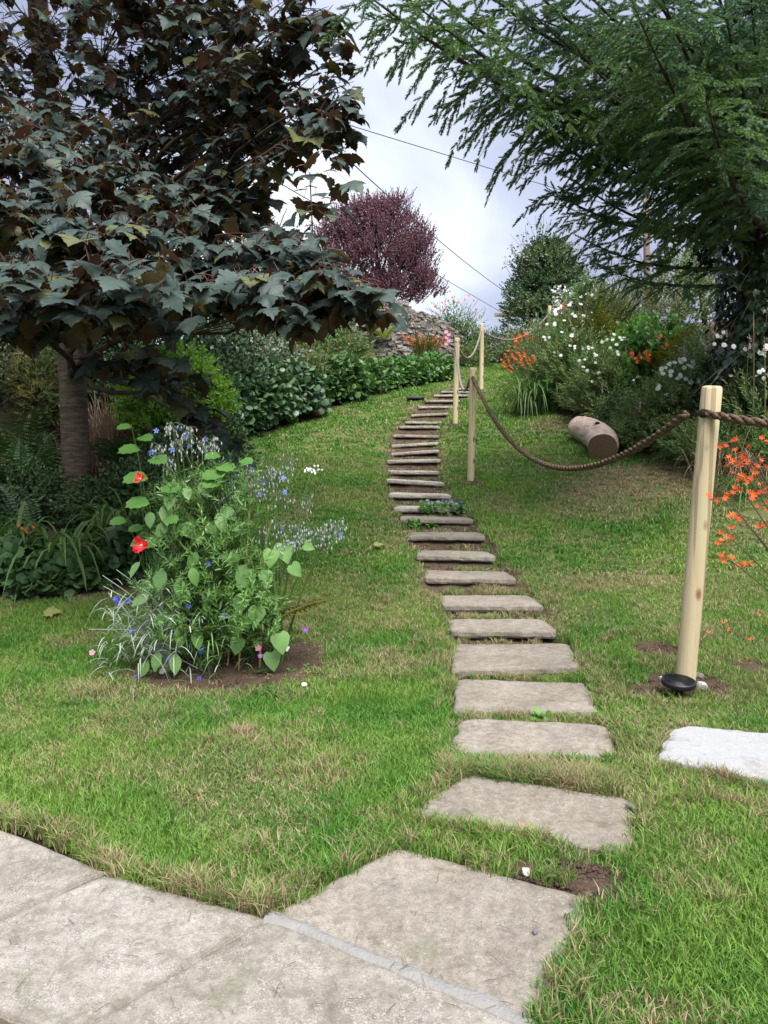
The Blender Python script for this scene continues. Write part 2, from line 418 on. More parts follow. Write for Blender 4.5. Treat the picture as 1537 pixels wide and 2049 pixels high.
plain('hole_dark', (.02, .015, .01), .9, .1)
q = NT('rope_fibre'); o = q.objco(); nn = q.noise(55, 4, o, .7)
col = q.mix(q.rng(nn, .35, .7), (.028, .019, .014), (.20, .125, .08)); col = q.mix(q.rng(q.noise(260, 2, o), .55, .7), col, (.30, .21, .14))
q.done(q.bsdf(col, .9, .15, q.noise(300, 3, o), .8, .004))
q = NT('rope_grey'); o = q.objco(); nn = q.noise(40, 4, o, .7)
q.done(q.bsdf(q.mix(nn, (.13, .105, .085), (.33, .29, .25)), .9, .15, q.noise(300, 3, o), .6, .004))

# ------------------------------------------------------------------ paving outlines
def gp(px, py, z=0.0):
    """Point of the level z under a photo pixel."""
    a, b = P(px, py, 1.0), P(px, py, 2.0); k = b - a
    d = 1 + (z - a[2]) / k[2]; return np.array([k[0]*(d-1)+a[0], d])
c545, c1060, c1175, c790 = gp(545, 1832), gp(1064, 2046), gp(1178, 1798), gp(792, 1697)
SLAB_Q = {}
SLAB_Q['lip'] = [c545, c1060, c1175, c790]
SLAB_Q['first'] = [gp(816, 1634), gp(1262, 1716), gp(1270, 1606), gp(938, 1553)]
SLAB_Q['white'] = [gp(1312, 1528), gp(1720, 1608), gp(1700, 1492), gp(1358, 1462)]
for i, s_ in enumerate(STEPS):
    z = SZ[i]; a = P(s_[2], s_[1], s_[0])[:2]; b = P(s_[3], s_[1] + (-6 if i in (5,11) else 0), s_[0])[:2]
    xa, xb = a[0], b[0]; sk = RNG.uniform(-.02, .02); ins = .02
    if i == 0: q4 = [gp(900, 1510, z), gp(1238, 1519, z), gp(1216, 1450, z), gp(928, 1441, z)]
    elif i == 1: q4 = [gp(908, 1428, z), gp(1200, 1421, z), gp(1172, 1366, z), gp(915, 1361, z)]
    elif i == 2: q4 = [gp(905, 1342, z), gp(1160, 1338, z), gp(1135, 1290, z), gp(910, 1288, z)]
    elif i == 3: q4 = [gp(902, 1262, z), gp(1120, 1268, z), gp(1085, 1241, z), gp(900, 1238, z)]
    else:
        dd = s_[4]; q4 = [np.array([xa, s_[0]]), np.array([xb, s_[0] + sk]), np.array([xb - ins, s_[0] + dd]), np.array([xa + ins, s_[0] + dd])]
    SLAB_Q[i] = q4
# patio edge (lawn side), left of the corner at c545
ux = (c1060 - c545) / np.linalg.norm(c1060 - c545); uy = np.array([-ux[1], ux[0]])   # ux along the long mortar joint, uy towards the lawn
if uy[1] < 0: uy = -uy
EDGE = [gp(-400, 1560), gp(0, 1652), gp(100, 1672), gp(225, 1748), gp(380, 1795), c545 + uy*.01]
def inside(poly, x, y):
    r = np.zeros(np.shape(x), bool); n = len(poly)
    for i in range(n):
        x1, y1 = poly[i]; x2, y2 = poly[(i+1) % n]
        c = ((y1 > y) != (y2 > y)) & (x < (x2-x1)*(y-y1)/(y2-y1+1e-12)+x1); r ^= c
    return r
def dist_poly(poly, x, y):
    d = np.full(np.shape(x), 9.); n = len(poly)
    for i in range(n):
        a = np.array(poly[i]); b = np.array(poly[(i+1) % n]); ab = b-a
        t = np.clip(((x-a[0])*ab[0]+(y-a[1])*ab[1])/(ab@ab), 0, 1)
        d = np.minimum(d, np.hypot(x-a[0]-t*ab[0], y-a[1]-t*ab[1]))
    return np.where(inside(poly, x, y), -d, d)
far_l = c545 + ux*6
PATIO = [np.array(p) for p in EDGE] + [c1060 + ux*.06, c1060 + ux*.06 - uy*6, gp(-400, 1560) - uy*6 - ux*3]
PAVED = [PATIO, SLAB_Q['lip'], SLAB_Q['first'], SLAB_Q['white']] + [SLAB_Q[i] for i in range(len(STEPS))]
BARE = [(G(300+160, 1345)[:2], .62, .30), (G(1370, 1372)[:2], .26, .20), (G(1310, 1300)[:2], .17, .12), (G(1300, 1385)[:2], .15, .1), (G(1500, 1335)[:2], .13, .1),
        (gp(1150, 1770), .20, .13), (gp(1110, 1745), .12, .09), (G(942, 965)[:2], .16, .16), (G(911, 850)[:2], .16, .16), (G(963, 779)[:2], .16, .16),
        (G(585, 1310)[:2], .28, .22)]
def bare_at(x, y):
    v = np.zeros(np.shape(x))
    for c, rx, ry in BARE:
        r = np.hypot((x-c[0])/rx, (y-c[1])/ry) + (fbm(x*7, y*7, 33, 3)-.5)*.7
        v = np.maximum(v, 1 - sst(.75, 1.1, r))
    return v
DRY = [(G(1320, 965)[:2], 1.5, 1.1, 1.0), (G(1180, 985)[:2], .6, .5, .85), (G(1100, 850)[:2], .5, .6, .8), (G(1230, 1165)[:2], .8, .35, .75), (G(1250, 1010)[:2], 1.2, .6, .6), (G(300, 1390)[:2], .9, .25, .55), (G(740, 1330)[:2], .35, .3, .5),
       (G(640, 930)[:2], 1.0, .6, .35), (G(700, 870)[:2], 1.0, .6, .35), (G(560, 1570)[:2], .45, .2, .55), (G(1500, 1050)[:2], 1.0, .8, .6), (gp(1290, 1600), .3, .15, .5), (G(1000, 1010)[:2], .3, .5, .5), (gp(1400,1430),.5,.12,.4)]
def dry_at(x, y):
    v = np.maximum(sst(.50, .70, fbm(x*2.0+5, y*1.6, 41, 4)) * .42, sst(.58, .76, fbm(x*5.3, y*5.1, 47, 3)) * .5)
    for c, rx, ry, s_ in DRY:
        r = np.hypot((x-c[0])/rx, (y-c[1])/ry) + (fbm(x*3, y*3, 55, 3)-.5)*.8
        v = np.maximum(v, s_*(1 - sst(.4, 1.2, r)))
    return np.clip(v, 0, 1)

# ------------------------------------------------------------------ the ground sheet
xs = np.concatenate([np.linspace(-900, -12, 14), np.arange(-11, -1.6, .18), np.arange(-1.6, 3.2, .05), np.arange(3.25, 9, .2), np.linspace(9.5, 900, 16)])
ys = np.concatenate([np.linspace(-900, -3, 10), np.arange(-2.5, 1.4, .2), np.arange(1.45, 18, .035), np.arange(18.1, 30, .2), np.linspace(31, 70, 20), np.linspace(80, 1800, 10)])
X, Y = np.meshgrid(xs, ys); Z = H(X, Y)
pd = np.full(X.shape, 9.)
near = (Y > 1) & (Y < 18) & (X > -4) & (X < 4)
for k_, poly in enumerate(PAVED):
    d_ = dist_poly(poly, X, Y)
    if k_ < 4: pd = np.minimum(pd, d_)
    sub = sst(.02, -.01, d_) if False else np.clip((.03 - d_)/.05, 0, 1)
    Z = np.where((k_ < 4) & near | (k_ == 0), Z - sub*.075, Z)
    if k_ >= 4 and k_ < 9:
        zt = SZ[k_-4] - .055; Z = np.where((sub > 0) & near, np.minimum(Z, Z*(1-sub) + zt*sub), Z)
bare = bare_at(X, Y)
soilv = np.clip(np.maximum(bare, np.clip(1 - pd/.05, 0, 1)*.85), 0, 1)
hw_ = np.interp(Y, PX_Y, PH); cor = (np.abs(X - smooth_interp(Y, PX_Y, PX_X)) < hw_ + .06) & (Y > 5.0) & (Y < 17.7)
soilv = np.where(cor, 1, soilv)
bedm = (in_bed_left(X, Y) | (X > xr_bed(Y))) & (Y > 3)
soilv = np.where(bedm, 1, soilv)
Z = Z + bare*(fbm(X*16, Y*16, 8, 3)-.35)*.05
nx, ny = len(xs), len(ys)
V = np.stack([X, Y, Z], -1).reshape(-1, 3)
I = np.arange(nx*ny).reshape(ny, nx); a, b, c, d = I[:-1, :-1].ravel(), I[:-1, 1:].ravel(), I[1:, 1:].ravel(), I[1:, :-1].ravel()
g = Geo().raw(V, np.stack([np.stack([a, b, c], 1), np.stack([a, c, d], 1)], 1).reshape(-1, 3), 'turf_soil')
ground = g.build('ground', kind='structure')
at_ = ground.data.attributes.new('soil', 'FLOAT', 'POINT'); at_.data.foreach_set('value', soilv.ravel().astype(np.float32))
tag(ground, 'sloping garden ground of turf and bare soil under the lawn and beds')

# ------------------------------------------------------------------ slabs
def slab_mesh(q4, z, th, m, seed, nu=22, nv=14, rough_=.012, tilt=(0, 0), crn=.035, lift=None):
    """Flag: four corners anticlockwise from front left; worn edges, uneven top, real thickness."""
    q4 = [np.array(p, float) for p in q4]; rs = np.random.default_rng(seed)
    u = np.linspace(0, 1, nu); v = np.linspace(0, 1, nv)
    u = .5 - .5*np.cos(u*np.pi)*1.0; v = .5 - .5*np.cos(v*np.pi)
    U, Vv = np.meshgrid(u, v)
    Pq = ((1-U)*(1-Vv))[..., None]*q4[0] + (U*(1-Vv))[..., None]*q4[1] + (U*Vv)[..., None]*q4[2] + ((1-U)*Vv)[..., None]*q4[3]
    cen = sum(q4)/4; Lu = np.linalg.norm(q4[1]-q4[0]); Lv = np.linalg.norm(q4[3]-q4[0])
    eu = np.minimum(U, 1-U)*Lu; ev = np.minimum(Vv, 1-Vv)*Lv; e_ = np.minimum(eu, ev)
    # rounded corners and wavering outline
    k = np.clip(1-eu/.05, 0, 1)*np.clip(1-ev/.05, 0, 1)
    dirc = cen - Pq; ln = np.linalg.norm(dirc, axis=-1, keepdims=True) + 1e-9
    nz = (fbm(Pq[..., 0]*9+seed, Pq[..., 1]*9, seed, 4) - .5)
    Pq = Pq + dirc/ln*(k[..., None]*crn + ((nz+.7*(fbm(Pq[..., 0]*38, Pq[..., 1]*38, seed+9, 2)-.5))*rough_*2.2*np.clip(1-e_/.12, 0, 1))[..., None])
    zz_ = z + (fbm(Pq[..., 0]*5, Pq[..., 1]*5, seed+3, 4)-.5)*.010 - .003*np.clip(1-e_/.02, 0, 1)**2 - .004*k
    zz_ += tilt[0]*(U-.5)*Lu + tilt[1]*(Vv-.5)*Lv
    top = np.concatenate([Pq, zz_[..., None]], -1).reshape(-1, 3)
    I = np.arange(nu*nv).reshape(nv, nu)
    a, b, c, d = I[:-1, :-1].ravel(), I[:-1, 1:].ravel(), I[1:, 1:].ravel(), I[1:, :-1].ravel()
    F = np.stack([np.stack([a, b, c], 1), np.stack([a, c, d], 1)], 1).reshape(-1, 3)
    loop = np.concatenate([I[0, :], I[1:, -1], I[-1, -2::-1], I[-2:0:-1, 0]])
    nl = len(loop); rim = top[loop].copy()
    out_ = rim[:, :2] - cen; out_ /= np.linalg.norm(out_, axis=1, keepdims=True)
    s1 = rim.copy(); s1[:, :2] += out_*.004; s1[:, 2] -= .006
    s2 = s1.copy(); s2[:, 2] -= th*.55; s2[:, :2] += out_*(rs.random((nl, 1))-.5)*.010
    s3 = rim.copy(); s3[:, 2] -= th; s3[:, :2] -= out_*.012
    base = len(top); Vs = [top, s1, s2, s3]; Fs = [F]
    prev = loop
    for j in range(3):
        cur = base + j*nl + np.arange(nl); p2 = np.roll(prev, -1); c2 = np.roll(cur, -1)
        Fs.append(np.stack([np.stack([prev, cur, c2], 1), np.stack([prev, c2, p2], 1)], 1).reshape(-1, 3)); prev = cur
    cb = base + 3*nl; Vs.append(np.array([[cen[0], cen[1], s3[:, 2].mean()]])); Fs.append(np.stack([np.full(nl, cb), np.roll(prev, -1), prev], 1))
    edge = np.concatenate([np.clip(1-e_/.06, 0, 1).ravel(), np.full(3*nl+1, .45)])
    ntop = len(top); Va = np.concatenate(Vs); Fa = np.concatenate(Fs); nf = len(F)
    sd = Fa[nf:]; u_, inv = np.unique(sd, return_inverse=True)
    g = Geo().raw(top, F, m).raw(Va[u_], inv.reshape(-1, 3), m, 0, False); edge = np.concatenate([edge[:ntop], edge[u_]]); g.edge = edge; g.cen = np.array([cen[0], cen[1], z - th]); return g
def slab(name, q4, z, th, m, seed, parent=None, **k):
    g = slab_mesh(q4, z, th, m, seed, **k)
    o = g.build(name, parent=parent, origin=None if parent is not None else g.cen)
    a = o.data.attributes.new('edge', 'FLOAT', 'POINT'); a.data.foreach_set('value', g.edge.astype(np.float32)); return o
patio = empty('patio', (0, 0, 0), 'flagstone patio at the foot of the lawn', kind='structure')
path = empty('path', (0, 0, 0), 'curving path of stone slab steps climbing the lawn', kind='structure')
slab('slab', SLAB_Q['lip'], .004, .05, 'flagstone', 101, patio, nu=40, nv=30, rough_=.006, crn=.012)['label'] = 'brownish flagstone leading from the patio to the steps'
slab('slab', SLAB_Q['first'], .012, .05, 'flagstone', 102, path, nu=36, nv=22, tilt=(0, .01))
for i in range(len(STEPS)):
    th = .05 if i < 6 else .045
    m = 'flagstone' if i < 9 else 'flagstone_old'
    rs = random.Random(i*7+1)
    tl = {11: -.06, 10: -.02, 14: .07, 13: .02, 15: .06, 19: .05, 5: -.02}.get(i, rs.uniform(-.02, .02))
    slab('slab', SLAB_Q[i], SZ[i] + .006, th, m, 110+i, path, tilt=(tl, .0), nu=26 if i < 8 else 18, nv=14 if i < 8 else 8, rough_=.018, crn=.018 if i < 5 else .008)
for (px, py, d, w_, dp) in ((985, 750, 20.2, .75, .35), (925, 770, 18.0, .7, .35), (955, 762, 18.9, .7, .35)):
    a = P(px - w_/d*750, py, d)[:2]; b = P(px + w_/d*750, py, d)[:2]; zc = float(H(a[0]/2+b[0]/2, d)) + .02
    slab('slab', [a, b, b + [0, dp], a + [0, dp]], zc, .06, 'flagstone_old', int(px), path, nu=10, nv=6)
# patio flags left of and in front of the long joint
jt = .012
def quad(o, a0, a1, b0, b1):   # rectangle in the (ux, -uy) frame of the corner c545
    f_ = lambda a, b: c545 + ux*a - uy*b
    return [f_(a0, b1), f_(a1, b1), f_(a1, b0), f_(a0, b0)]
cn = c545
# joint from c545 running down-left to (180,2049); joint (200,1750)->(0,1825); joint (0,1980)->(100,2049)
j1 = gp(180, 2049); w1 = (j1 - c545); w1 /= np.linalg.norm(w1)          # direction of the cross joints (towards the camera)
L1 = np.linalg.norm(c1060 - c545)
k0 = gp(210, 1750); 
def off(poly, s_):
    c_ = sum(poly)/4; return [p + (c_-p)/np.linalg.norm(c_-p)*s_ for p in poly]
vx = (k0 - c545); Lw = np.linalg.norm(vx); vx /= Lw            # along the lawn edge, leftwards
A0, A1 = c545 - uy*.02, c545 + ux*.86 - uy*.02
sl = []
sl.append([A0 + w1*.62, A1 + w1*.62, A1, A0])                  # in front of the long joint
sl.append([A0 + w1*.62 - w1*0 + vx*Lw, A0 + w1*.62, A0, k0 - uy*.0])
B0 = k0 + vx*.0
sl.append([k0 + vx*.85 + w1*.62, k0 + w1*.62, gp(214, 1747), gp(-170, 1592)])
dn = .635
for r_ in range(1, 3):
    o_ = w1*dn*r_
    sl.append([A0 + o_ + w1*.61 , A1 + o_ + w1*.61, A1 + o_, A0 + o_])
    sl.append([A0 + o_ + w1*.61 + vx*Lw, A0 + o_ + w1*.61, A0 + o_, A0 + o_ + vx*Lw])
    sl.append([A0 + o_ + w1*.61 + vx*(Lw+.85), A0 + o_ + w1*.61 + vx*Lw, A0 + o_ + vx*Lw, A0 + o_ + vx*(Lw+.85)])
for r_ in range(3):
    o_ = w1*dn*r_
    for cl in (1, 2):
        sl.append([A0 + o_ + w1*.61 + vx*(Lw+.85*cl+.85), A0 + o_ + w1*.61 + vx*(Lw+.85*cl+.01), A0 + o_ + vx*(Lw+.85*cl+.01), A0 + o_ + vx*(Lw+.85*cl+.85)])
def ccw(q):
    ar = sum(q[i][0]*q[(i+1) % 4][1] - q[(i+1) % 4][0]*q[i][1] for i in range(4)); return q if ar > 0 else [q[1], q[0], q[3], q[2]]
for i, q4 in enumerate(sl):
    slab('slab', off(ccw(q4), .006), .006, .05, 'flagstone_patio', 200+i, patio, nu=40, nv=30, rough_=.004, crn=.004)
# mortar bed seen in the joints
g = Geo(); b0 = [np.array(p) for p in PATIO]
bm_pts = [k0 + vx*2.6 + uy*.0, k0, c545 - uy*.002, c1060 + ux*.06, c1060 + ux*.06 + w1*2.0, k0 + vx*2.6 + w1*2.0]
cc = sum(bm_pts)/len(bm_pts); Vm = [[p[0], p[1], -.008] for p in bm_pts] + [[cc[0], cc[1], -.008]]
Fm = [(len(bm_pts), (i+1) % len(bm_pts), i) for i in range(len(bm_pts))]
g.raw(Vm, Fm, 'step_soil', smooth=False); g.build('mortar_bed', parent=patio)
# raised smear of mortar along the long joint
n_ = 60; t_ = np.linspace(-.01, L1 + .05, n_); Vj = []
for i, t in enumerate(t_):
    p = c545 + ux*t; wd = .001 + .040*fbm(t*7, 1.0, 3, 4)**1.3 ; o2 = (fbm(t*9, 5.0, 8, 3)-.5)*.02
    zc = .0045 + .0035*fbm(t*20, 2., 4, 2)
    for s_, zz_ in ((-1.6, -.012), (-.8, zc), (0, zc+.003), (.8, zc), (1.6, -.012)):
        pp = p + uy*(s_*wd + o2 - .006); Vj.append([pp[0], pp[1], zz_])
Fj = []
for i in range(n_-1):
    for j in range(4):
        a = i*5+j; Fj += [(a, a+5, a+6), (a, a+6, a+1)]
Geo().raw(Vj, np.array(Fj)[:, ::-1], 'mortar').build('mortar_joint', parent=patio)
ws = slab('paving_slab', SLAB_Q['white'], .03, .05, 'pale_stone', 140, nu=40, nv=20, rough_=.02, crn=.02)
tag(ws, 'bright white riven slab set in the grass at the right edge', 'paving slab')
# loose dark slate by the steps
a = G(812, 797)
sq = [P(812, 797, 15.4)[:2], P(850, 799, 15.4)[:2], P(846, 791, 16.1)[:2], P(822, 791, 16.1)[:2]]
plain('slate', (.045, .047, .055), .55, .4, (.075, .075, .085), 12, .4, 30)
zs = float(np.mean(H(np.array([p[0] for p in sq]), np.array([p[1] for p in sq])))) + .03
tag(slab('slate_slab', sq, zs, .05, 'slate', 150, nu=10, nv=8), 'dark slate slab lying on the lawn beside the upper steps', 'slab')

# ------------------------------------------------------------------ grass
q = NT('grass'); r = q.math('FRACT', q.math('ADD', q.attr('rnd'), q.n('ShaderNodeObjectInfo').outputs['Random']))
w = q.world(); big = q.rng(q.noise(1.1, 4, w), .38, .62)
c_a = q.mix(big, (.118, .295, .035), (.225, .368, .064)); c_b = q.mix(big, (.060, .168, .028), (.135, .250, .044))
col = q.mix(r, c_b, c_a)
dry = q.attr('dry', 'INSTANCER')
straw = q.mix(r, (.46, .38, .22), (.28, .21, .12))
pick = q.math('LESS_THAN', q.math('FRACT', q.math('MULTIPLY', q.attr('rnd'), 7.31)), q.math('ADD', q.math('POWER', dry, 1.3), .015))
col = q.mix(pick, col, straw)
b = q.bsdf(col, .5, .3); t = q.n('ShaderNodeBsdfTranslucent'); q.l(col, t.inputs[0])
m = q.n('ShaderNodeMixShader'); m.inputs[0].default_value = .28; q.l(b, m.inputs[1]); q.l(t.outputs[0], m.inputs[2]); q.done(m.outputs[0])
def tuft(n, rad, hgt, wid, seed, lean=.6):
    rs = np.random.default_rng(seed)
    a = rs.random(n)*2*np.pi; rr = rad*np.sqrt(rs.random(n)); bx, by = rr*np.cos(a), rr*np.sin(a)
    h = hgt*(.45 + .75*rs.random(n)); la = rs.random(n)*2*np.pi; ll = lean*h*(.15+rs.random(n)); fa = rs.random(n)*np.pi
    wx, wy = np.cos(fa)*wid*.5*(.6+.8*rs.random(n)), np.sin(fa)*wid*.5
    ox, oy = np.cos(la)*ll, np.sin(la)*ll
    z0 = np.full(n, -.02)
    v = np.stack([np.stack([bx-wx, by-wy, z0], 1), np.stack([bx+wx, by+wy, z0], 1),
                  np.stack([bx+ox*.35-wx*.85, by+oy*.35-wy*.85, h*.55], 1), np.stack([bx+ox*.35+wx*.85, by+oy*.35+wy*.85, h*.55], 1),
                  np.stack([bx+ox, by+oy, h*(1-.12*ll/h)], 1)], 1)
    F = np.array([(0, 1, 3), (0, 3, 2), (2, 3, 4)]); f_ = F[None] + (np.arange(n)*5)[:, None, None]
    return Geo().raw(v.reshape(-1, 3), f_.reshape(-1, 3), 'grass', np.repeat(rs.random(n), 5))
TUFTS = [tuft(42, .05, .042, .0042, i, .9) for i in range(6)] + [tuft(56, .075, .040, .008, 20+i, 1.5) for i in range(4)] + [tuft(60, .12, .045, .015, 40+i, 1.7) for i in range(4)] + [tuft(30, .035, .075, .0045, 60+i, 1.0) for i in range(3)]
pts, scs, idx, drs = [], [], [], []
def sow(y0, y1, x0, x1, sp, ids, hs=1.0):
    nx_, ny_ = int((x1-x0)/sp), int((y1-y0)/sp)
    gx, gy = np.meshgrid(np.arange(nx_)*sp+x0, np.arange(ny_)*sp+y0)
    gx = (gx + (RNG.random(gx.shape)-.5)*sp*1.3).ravel(); gy = (gy + (RNG.random(gy.shape)-.5)*sp*1.3).ravel()
    vis = np.abs(gx) < gy*.53 + .6; gx, gy = gx[vis], gy[vis]
    pdm = np.full(gx.shape, 9.)
    for poly in PAVED:
        c_ = np.mean(np.array(poly), 0)
        pdm = np.minimum(pdm, dist_poly(poly, gx, gy))
    xp = smooth_interp(gy, PX_Y, PX_X); hw = np.interp(gy, PX_Y, PH)
    corr = (np.abs(gx-xp) < hw + .0) & (gy > 5.2) & (gy < 17.6)
    corr_n = (np.abs(gx-xp) < hw + .0) & (gy > 3.3) & (gy <= 5.2)
    b_ = bare_at(gx, gy); dr = dry_at(gx, gy)
    edge = np.exp(-np.clip(pdm, 0, 1)/.05); cedge = np.exp(-np.clip(np.abs(np.abs(gx-xp)-hw-.05), 0, 1)/.08)*(gy > 4.5)*(gy < 17.6)
    dr = np.clip(dr + (.45*edge + .5*cedge)*(fbm(gx*6, gy*6, 71, 3) + .1) + b_*.5, 0, 1)
    thin = (fbm(gx*5+9, gy*5, 77, 3))
    keep = (pdm > .012) & (RNG.random(gx.shape) > b_*.95) & ~in_bed_left(gx, gy) & (gx < xr_bed(gy) - .0)
    keep &= ~(corr & (RNG.random(gx.shape) < .45)); keep &= ~(corr_n & (RNG.random(gx.shape) < .3))
    keep &= ~((dr > .5) & (thin < .42) & (RNG.random(gx.shape) < .5))
    gx, gy, dr, pdm, corr, edge = gx[keep], gy[keep], dr[keep], pdm[keep], corr[keep], edge[keep]
    dr = np.where(corr, np.clip(dr + .45, 0, .95), dr)
    hsv = hs*(.38 + .95*fbm(gx*1.7, gy*1.7, 88, 4)) * (1 - .35*dr) * (1 + .45*edge)
    z = H(gx, gy)
    z = np.where((pdm < .04) & (gy < 3.4), z, z)
    pts.append(np.stack([gx, gy, z], 1)); scs.append(np.stack([.8+.4*RNG.random(len(gx)), .8+.4*RNG.random(len(gx)), hsv], 1))
    idx.append(RNG.choice(ids, len(gx))); drs.append(dr)
sow(1.4, 4.0, -2.6, 2.8, .036, list(range(6)))
sow(4.0, 6.6, -4.2, 3.4, .050, list(range(6)), 1.05)
sow(6.6, 11.5, -4, 4, .085, [6, 7, 8, 9], 1.1)
sow(11.5, 28, -4, 9, .15, [10, 11, 12, 13], 1.0)
# longer unmown grass fringing the slabs and clumps
fr = []
for key in ('first', 'lip', 'white', 0, 1, 2, 3, 4, 5):
    poly = SLAB_Q[key]
    for i in range(4):
        if key == 'lip' and i == 0: continue
        a, b = poly[i], poly[(i+1) % 4]; L_ = np.linalg.norm(b-a); n = int(L_/.018)
        t = RNG.random(n)[:, None]; nrm = np.array([b[1]-a[1], a[0]-b[0]])/L_
        e_ = a + (b-a)*t + nrm*(.008 + np.abs(RNG.normal(0, .035, (n, 1)))); k_ = fbm(e_[:, 0]*7, e_[:, 1]*7, 91, 3) > .45
        fr.append(e_[k_])
e2 = []
for i in range(len(EDGE)-1):
    a, b = EDGE[i], EDGE[i+1]; L_ = np.linalg.norm(b-a); n = int(L_/.010); t = RNG.random(n)[:, None]
    nrm = np.array([a[1]-b[1], b[0]-a[0]])/L_; e2.append(a + (b-a)*t + nrm*(.0 + np.abs(RNG.normal(0, .03, (n, 1)))))
k_ = 5200; gx = RNG.uniform(-2.4, 2.4, k_); gy = RNG.uniform(1.7, 6.2, k_); m2 = (fbm(gx*3.1+4, gy*3.1, 97, 3) > .60) & (np.abs(gx) < gy*.53+.3)
for poly in PAVED: m2 &= dist_poly(poly, gx, gy) > .03
m2 &= ~in_bed_left(gx, gy) & (bare_at(gx, gy) < .2); fr.append(np.stack([gx[m2], gy[m2]], 1))
a_, b_ = gp(890, 1560), gp(1240, 1585); k_ = 900; t = RNG.random(k_)[:, None]; fr.append(a_ + (b_-a_)*t + np.stack([0*t[:, 0], RNG.normal(.06, .045, k_)], 1))
fr.append(np.concatenate(e2)); fr = np.concatenate(fr)
m_ = np.ones(len(fr), bool)
for poly in PAVED[1:]: m_ &= dist_poly(poly, fr[:, 0], fr[:, 1]) > .004
fr = fr[m_]
pts.append(np.stack([fr[:, 0], fr[:, 1], H(fr[:, 0], fr[:, 1])], 1)); n = len(fr)
scs.append(np.stack([np.full(n, .9), np.full(n, .9), .5+.5*RNG.random(n)], 1)); idx.append(RNG.choice([14, 15, 16], n)); drs.append(np.clip(fbm(fr[:, 0]*5, fr[:, 1]*5, 93, 3)*1.5-.25, 0, 1))
T = np.concatenate(pts); n = len(T); print("tufts", n)
sl_ = np.stack([RNG.normal(0, .08, n), RNG.normal(0, .08, n), RNG.random(n)*6.28], 1)
grass = scatter('grass', TUFTS, T, sl_, np.concatenate(scs), np.concatenate(idx), attrs={'dry': np.concatenate(drs)})
tag(grass, 'patchy green mown lawn grass with dry straw coloured patches', 'grass', kind='stuff')

# ------------------------------------------------------------------ posts and ropes
def make_post(base, h, rad, label, leanx=0., hole=True, zh=.14, sd=1, right=(1, 0)):
    r = empty('fence_post', base, label, 'post', 'round wooden posts of the rope fence')
    n = 14; zs_ = np.concatenate([[-.25, 0], np.linspace(.02, h-.02, n), [h-.012, h-.003, h]])
    rr = np.concatenate([[rad, rad], np.full(n, rad), [rad*.97, rad*.90, rad*.80]])
    pts_ = np.array(base) + np.stack([leanx*zs_/h, 0*zs_, zs_], 1)
    tube(pts_, rr, 'sprucepost', 28).build('shaft', parent=r)
    return r
def rope(a, b, sag, rad, m='rope_fibre', twist=9.0, seg=90, label='', sub=6, skew=.5):
    a, b = np.array(a), np.array(b); t = np.linspace(0, 1, seg)
    c = a + (b-a)*t[:, None]; c[:, 2] -= 4*sag*t*(1-t)
    Tn = np.gradient(c, axis=0); Tn /= np.linalg.norm(Tn, axis=1, keepdims=True)
    s1 = np.cross(Tn, [0, 0, 1.]); s1 /= np.linalg.norm(s1, axis=1, keepdims=True); s2 = np.cross(Tn, s1)
    arc = np.concatenate([[0], np.cumsum(np.linalg.norm(np.diff(c, axis=0), axis=1))])
    root = empty('rope', tuple(a), label, 'rope', 'thick ropes strung between the posts')
    for k in range(3):
        ph = arc*2*np.pi/(rad*twist) + k*2*np.pi/3
        pts_ = c + (np.cos(ph)[:, None]*s1 + np.sin(ph)[:, None]*s2)*rad*.52
        tube(pts_, rad*.60*(1+.05*np.sin(arc*60+k)), m, sub).build('strand', parent=root)
    return root
def seg_for(L_, rad): return int(max(40, L_/(rad*9.0)*10))
pb1 = G(1371, 1368); H1 = (P(1371, 773, pb1[1])[2] - pb1[2])
pb2 = G(942, 963); pb3 = G(911, 848); pb4 = G(963, 778)
POSTS = []
for pb, top, rad, lab, ln in ((pb1, 773, .0575, 'nearest thick pale post with a solar light at its foot', .095),
                          (pb2, 736, .046, 'second post from the front with the long sagging rope leaving it', .02),
                          (pb3, 676, .046, 'third post, standing right beside the stone steps', .02),
                          (pb4, 648, .048, 'fourth post, standing high on the lawn near the crest', 0.)):
    ht = P(0, top, pb[1])[2] - pb[2]; POSTS.append((pb, ht, make_post(tuple(pb), ht, rad, lab, ln)))
p5 = P(1100, 612, 20.5); g5 = float(H(p5[0], p5[1])); make_post((p5[0], p5[1], g5), p5[2]-g5, .05, 'farthest post, half hidden in the flowers by the dark round tree')
p0 = (2.75, 3.0, float(H(2.75, 3.0))); make_post(p0, 1.7, .0575, 'post at the right edge holding the near end of the rope')
h1 = np.array(P(1396, 828, pb1[1])); h2 = P(944, 757, pb2[1]); h3 = P(912, 686, pb3[1]); h4 = P(963, 662, pb4[1]); h5 = P(1100, 626, 20.5)
for c_, rad_, sgn in ((h1, .0575, 1),):
    pass
r1 = rope(h1 + [-.055, .03, 0], h2 + [.02, -.03, 0], .68, .023, label='long sagging dark rope from the nearest post to the second', seg=seg_for(7, .023))
r0 = rope(h1 + [.035, -.04, .0], np.array([2.72, 3.0, 1.50]), .06, .0235, label='short rope running out of view from the nearest post', seg=seg_for(1.7, .023))
rope(h2 + [-.02, .0, 0], h3 + [.0, -.03, 0], .42, .022, 'rope_grey', label='rope hanging between the second and third posts', seg=seg_for(4, .022), sub=5)
rope(h3, h4 + [0, -.03, 0], .42, .022, 'rope_grey', label='rope looping between the third and fourth posts', seg=seg_for(5, .022), sub=5)
rope(h4, h5, .42, .022, 'rope_grey', label='rope from the fourth post towards the flowers at the top', seg=seg_for(5, .022), sub=5)
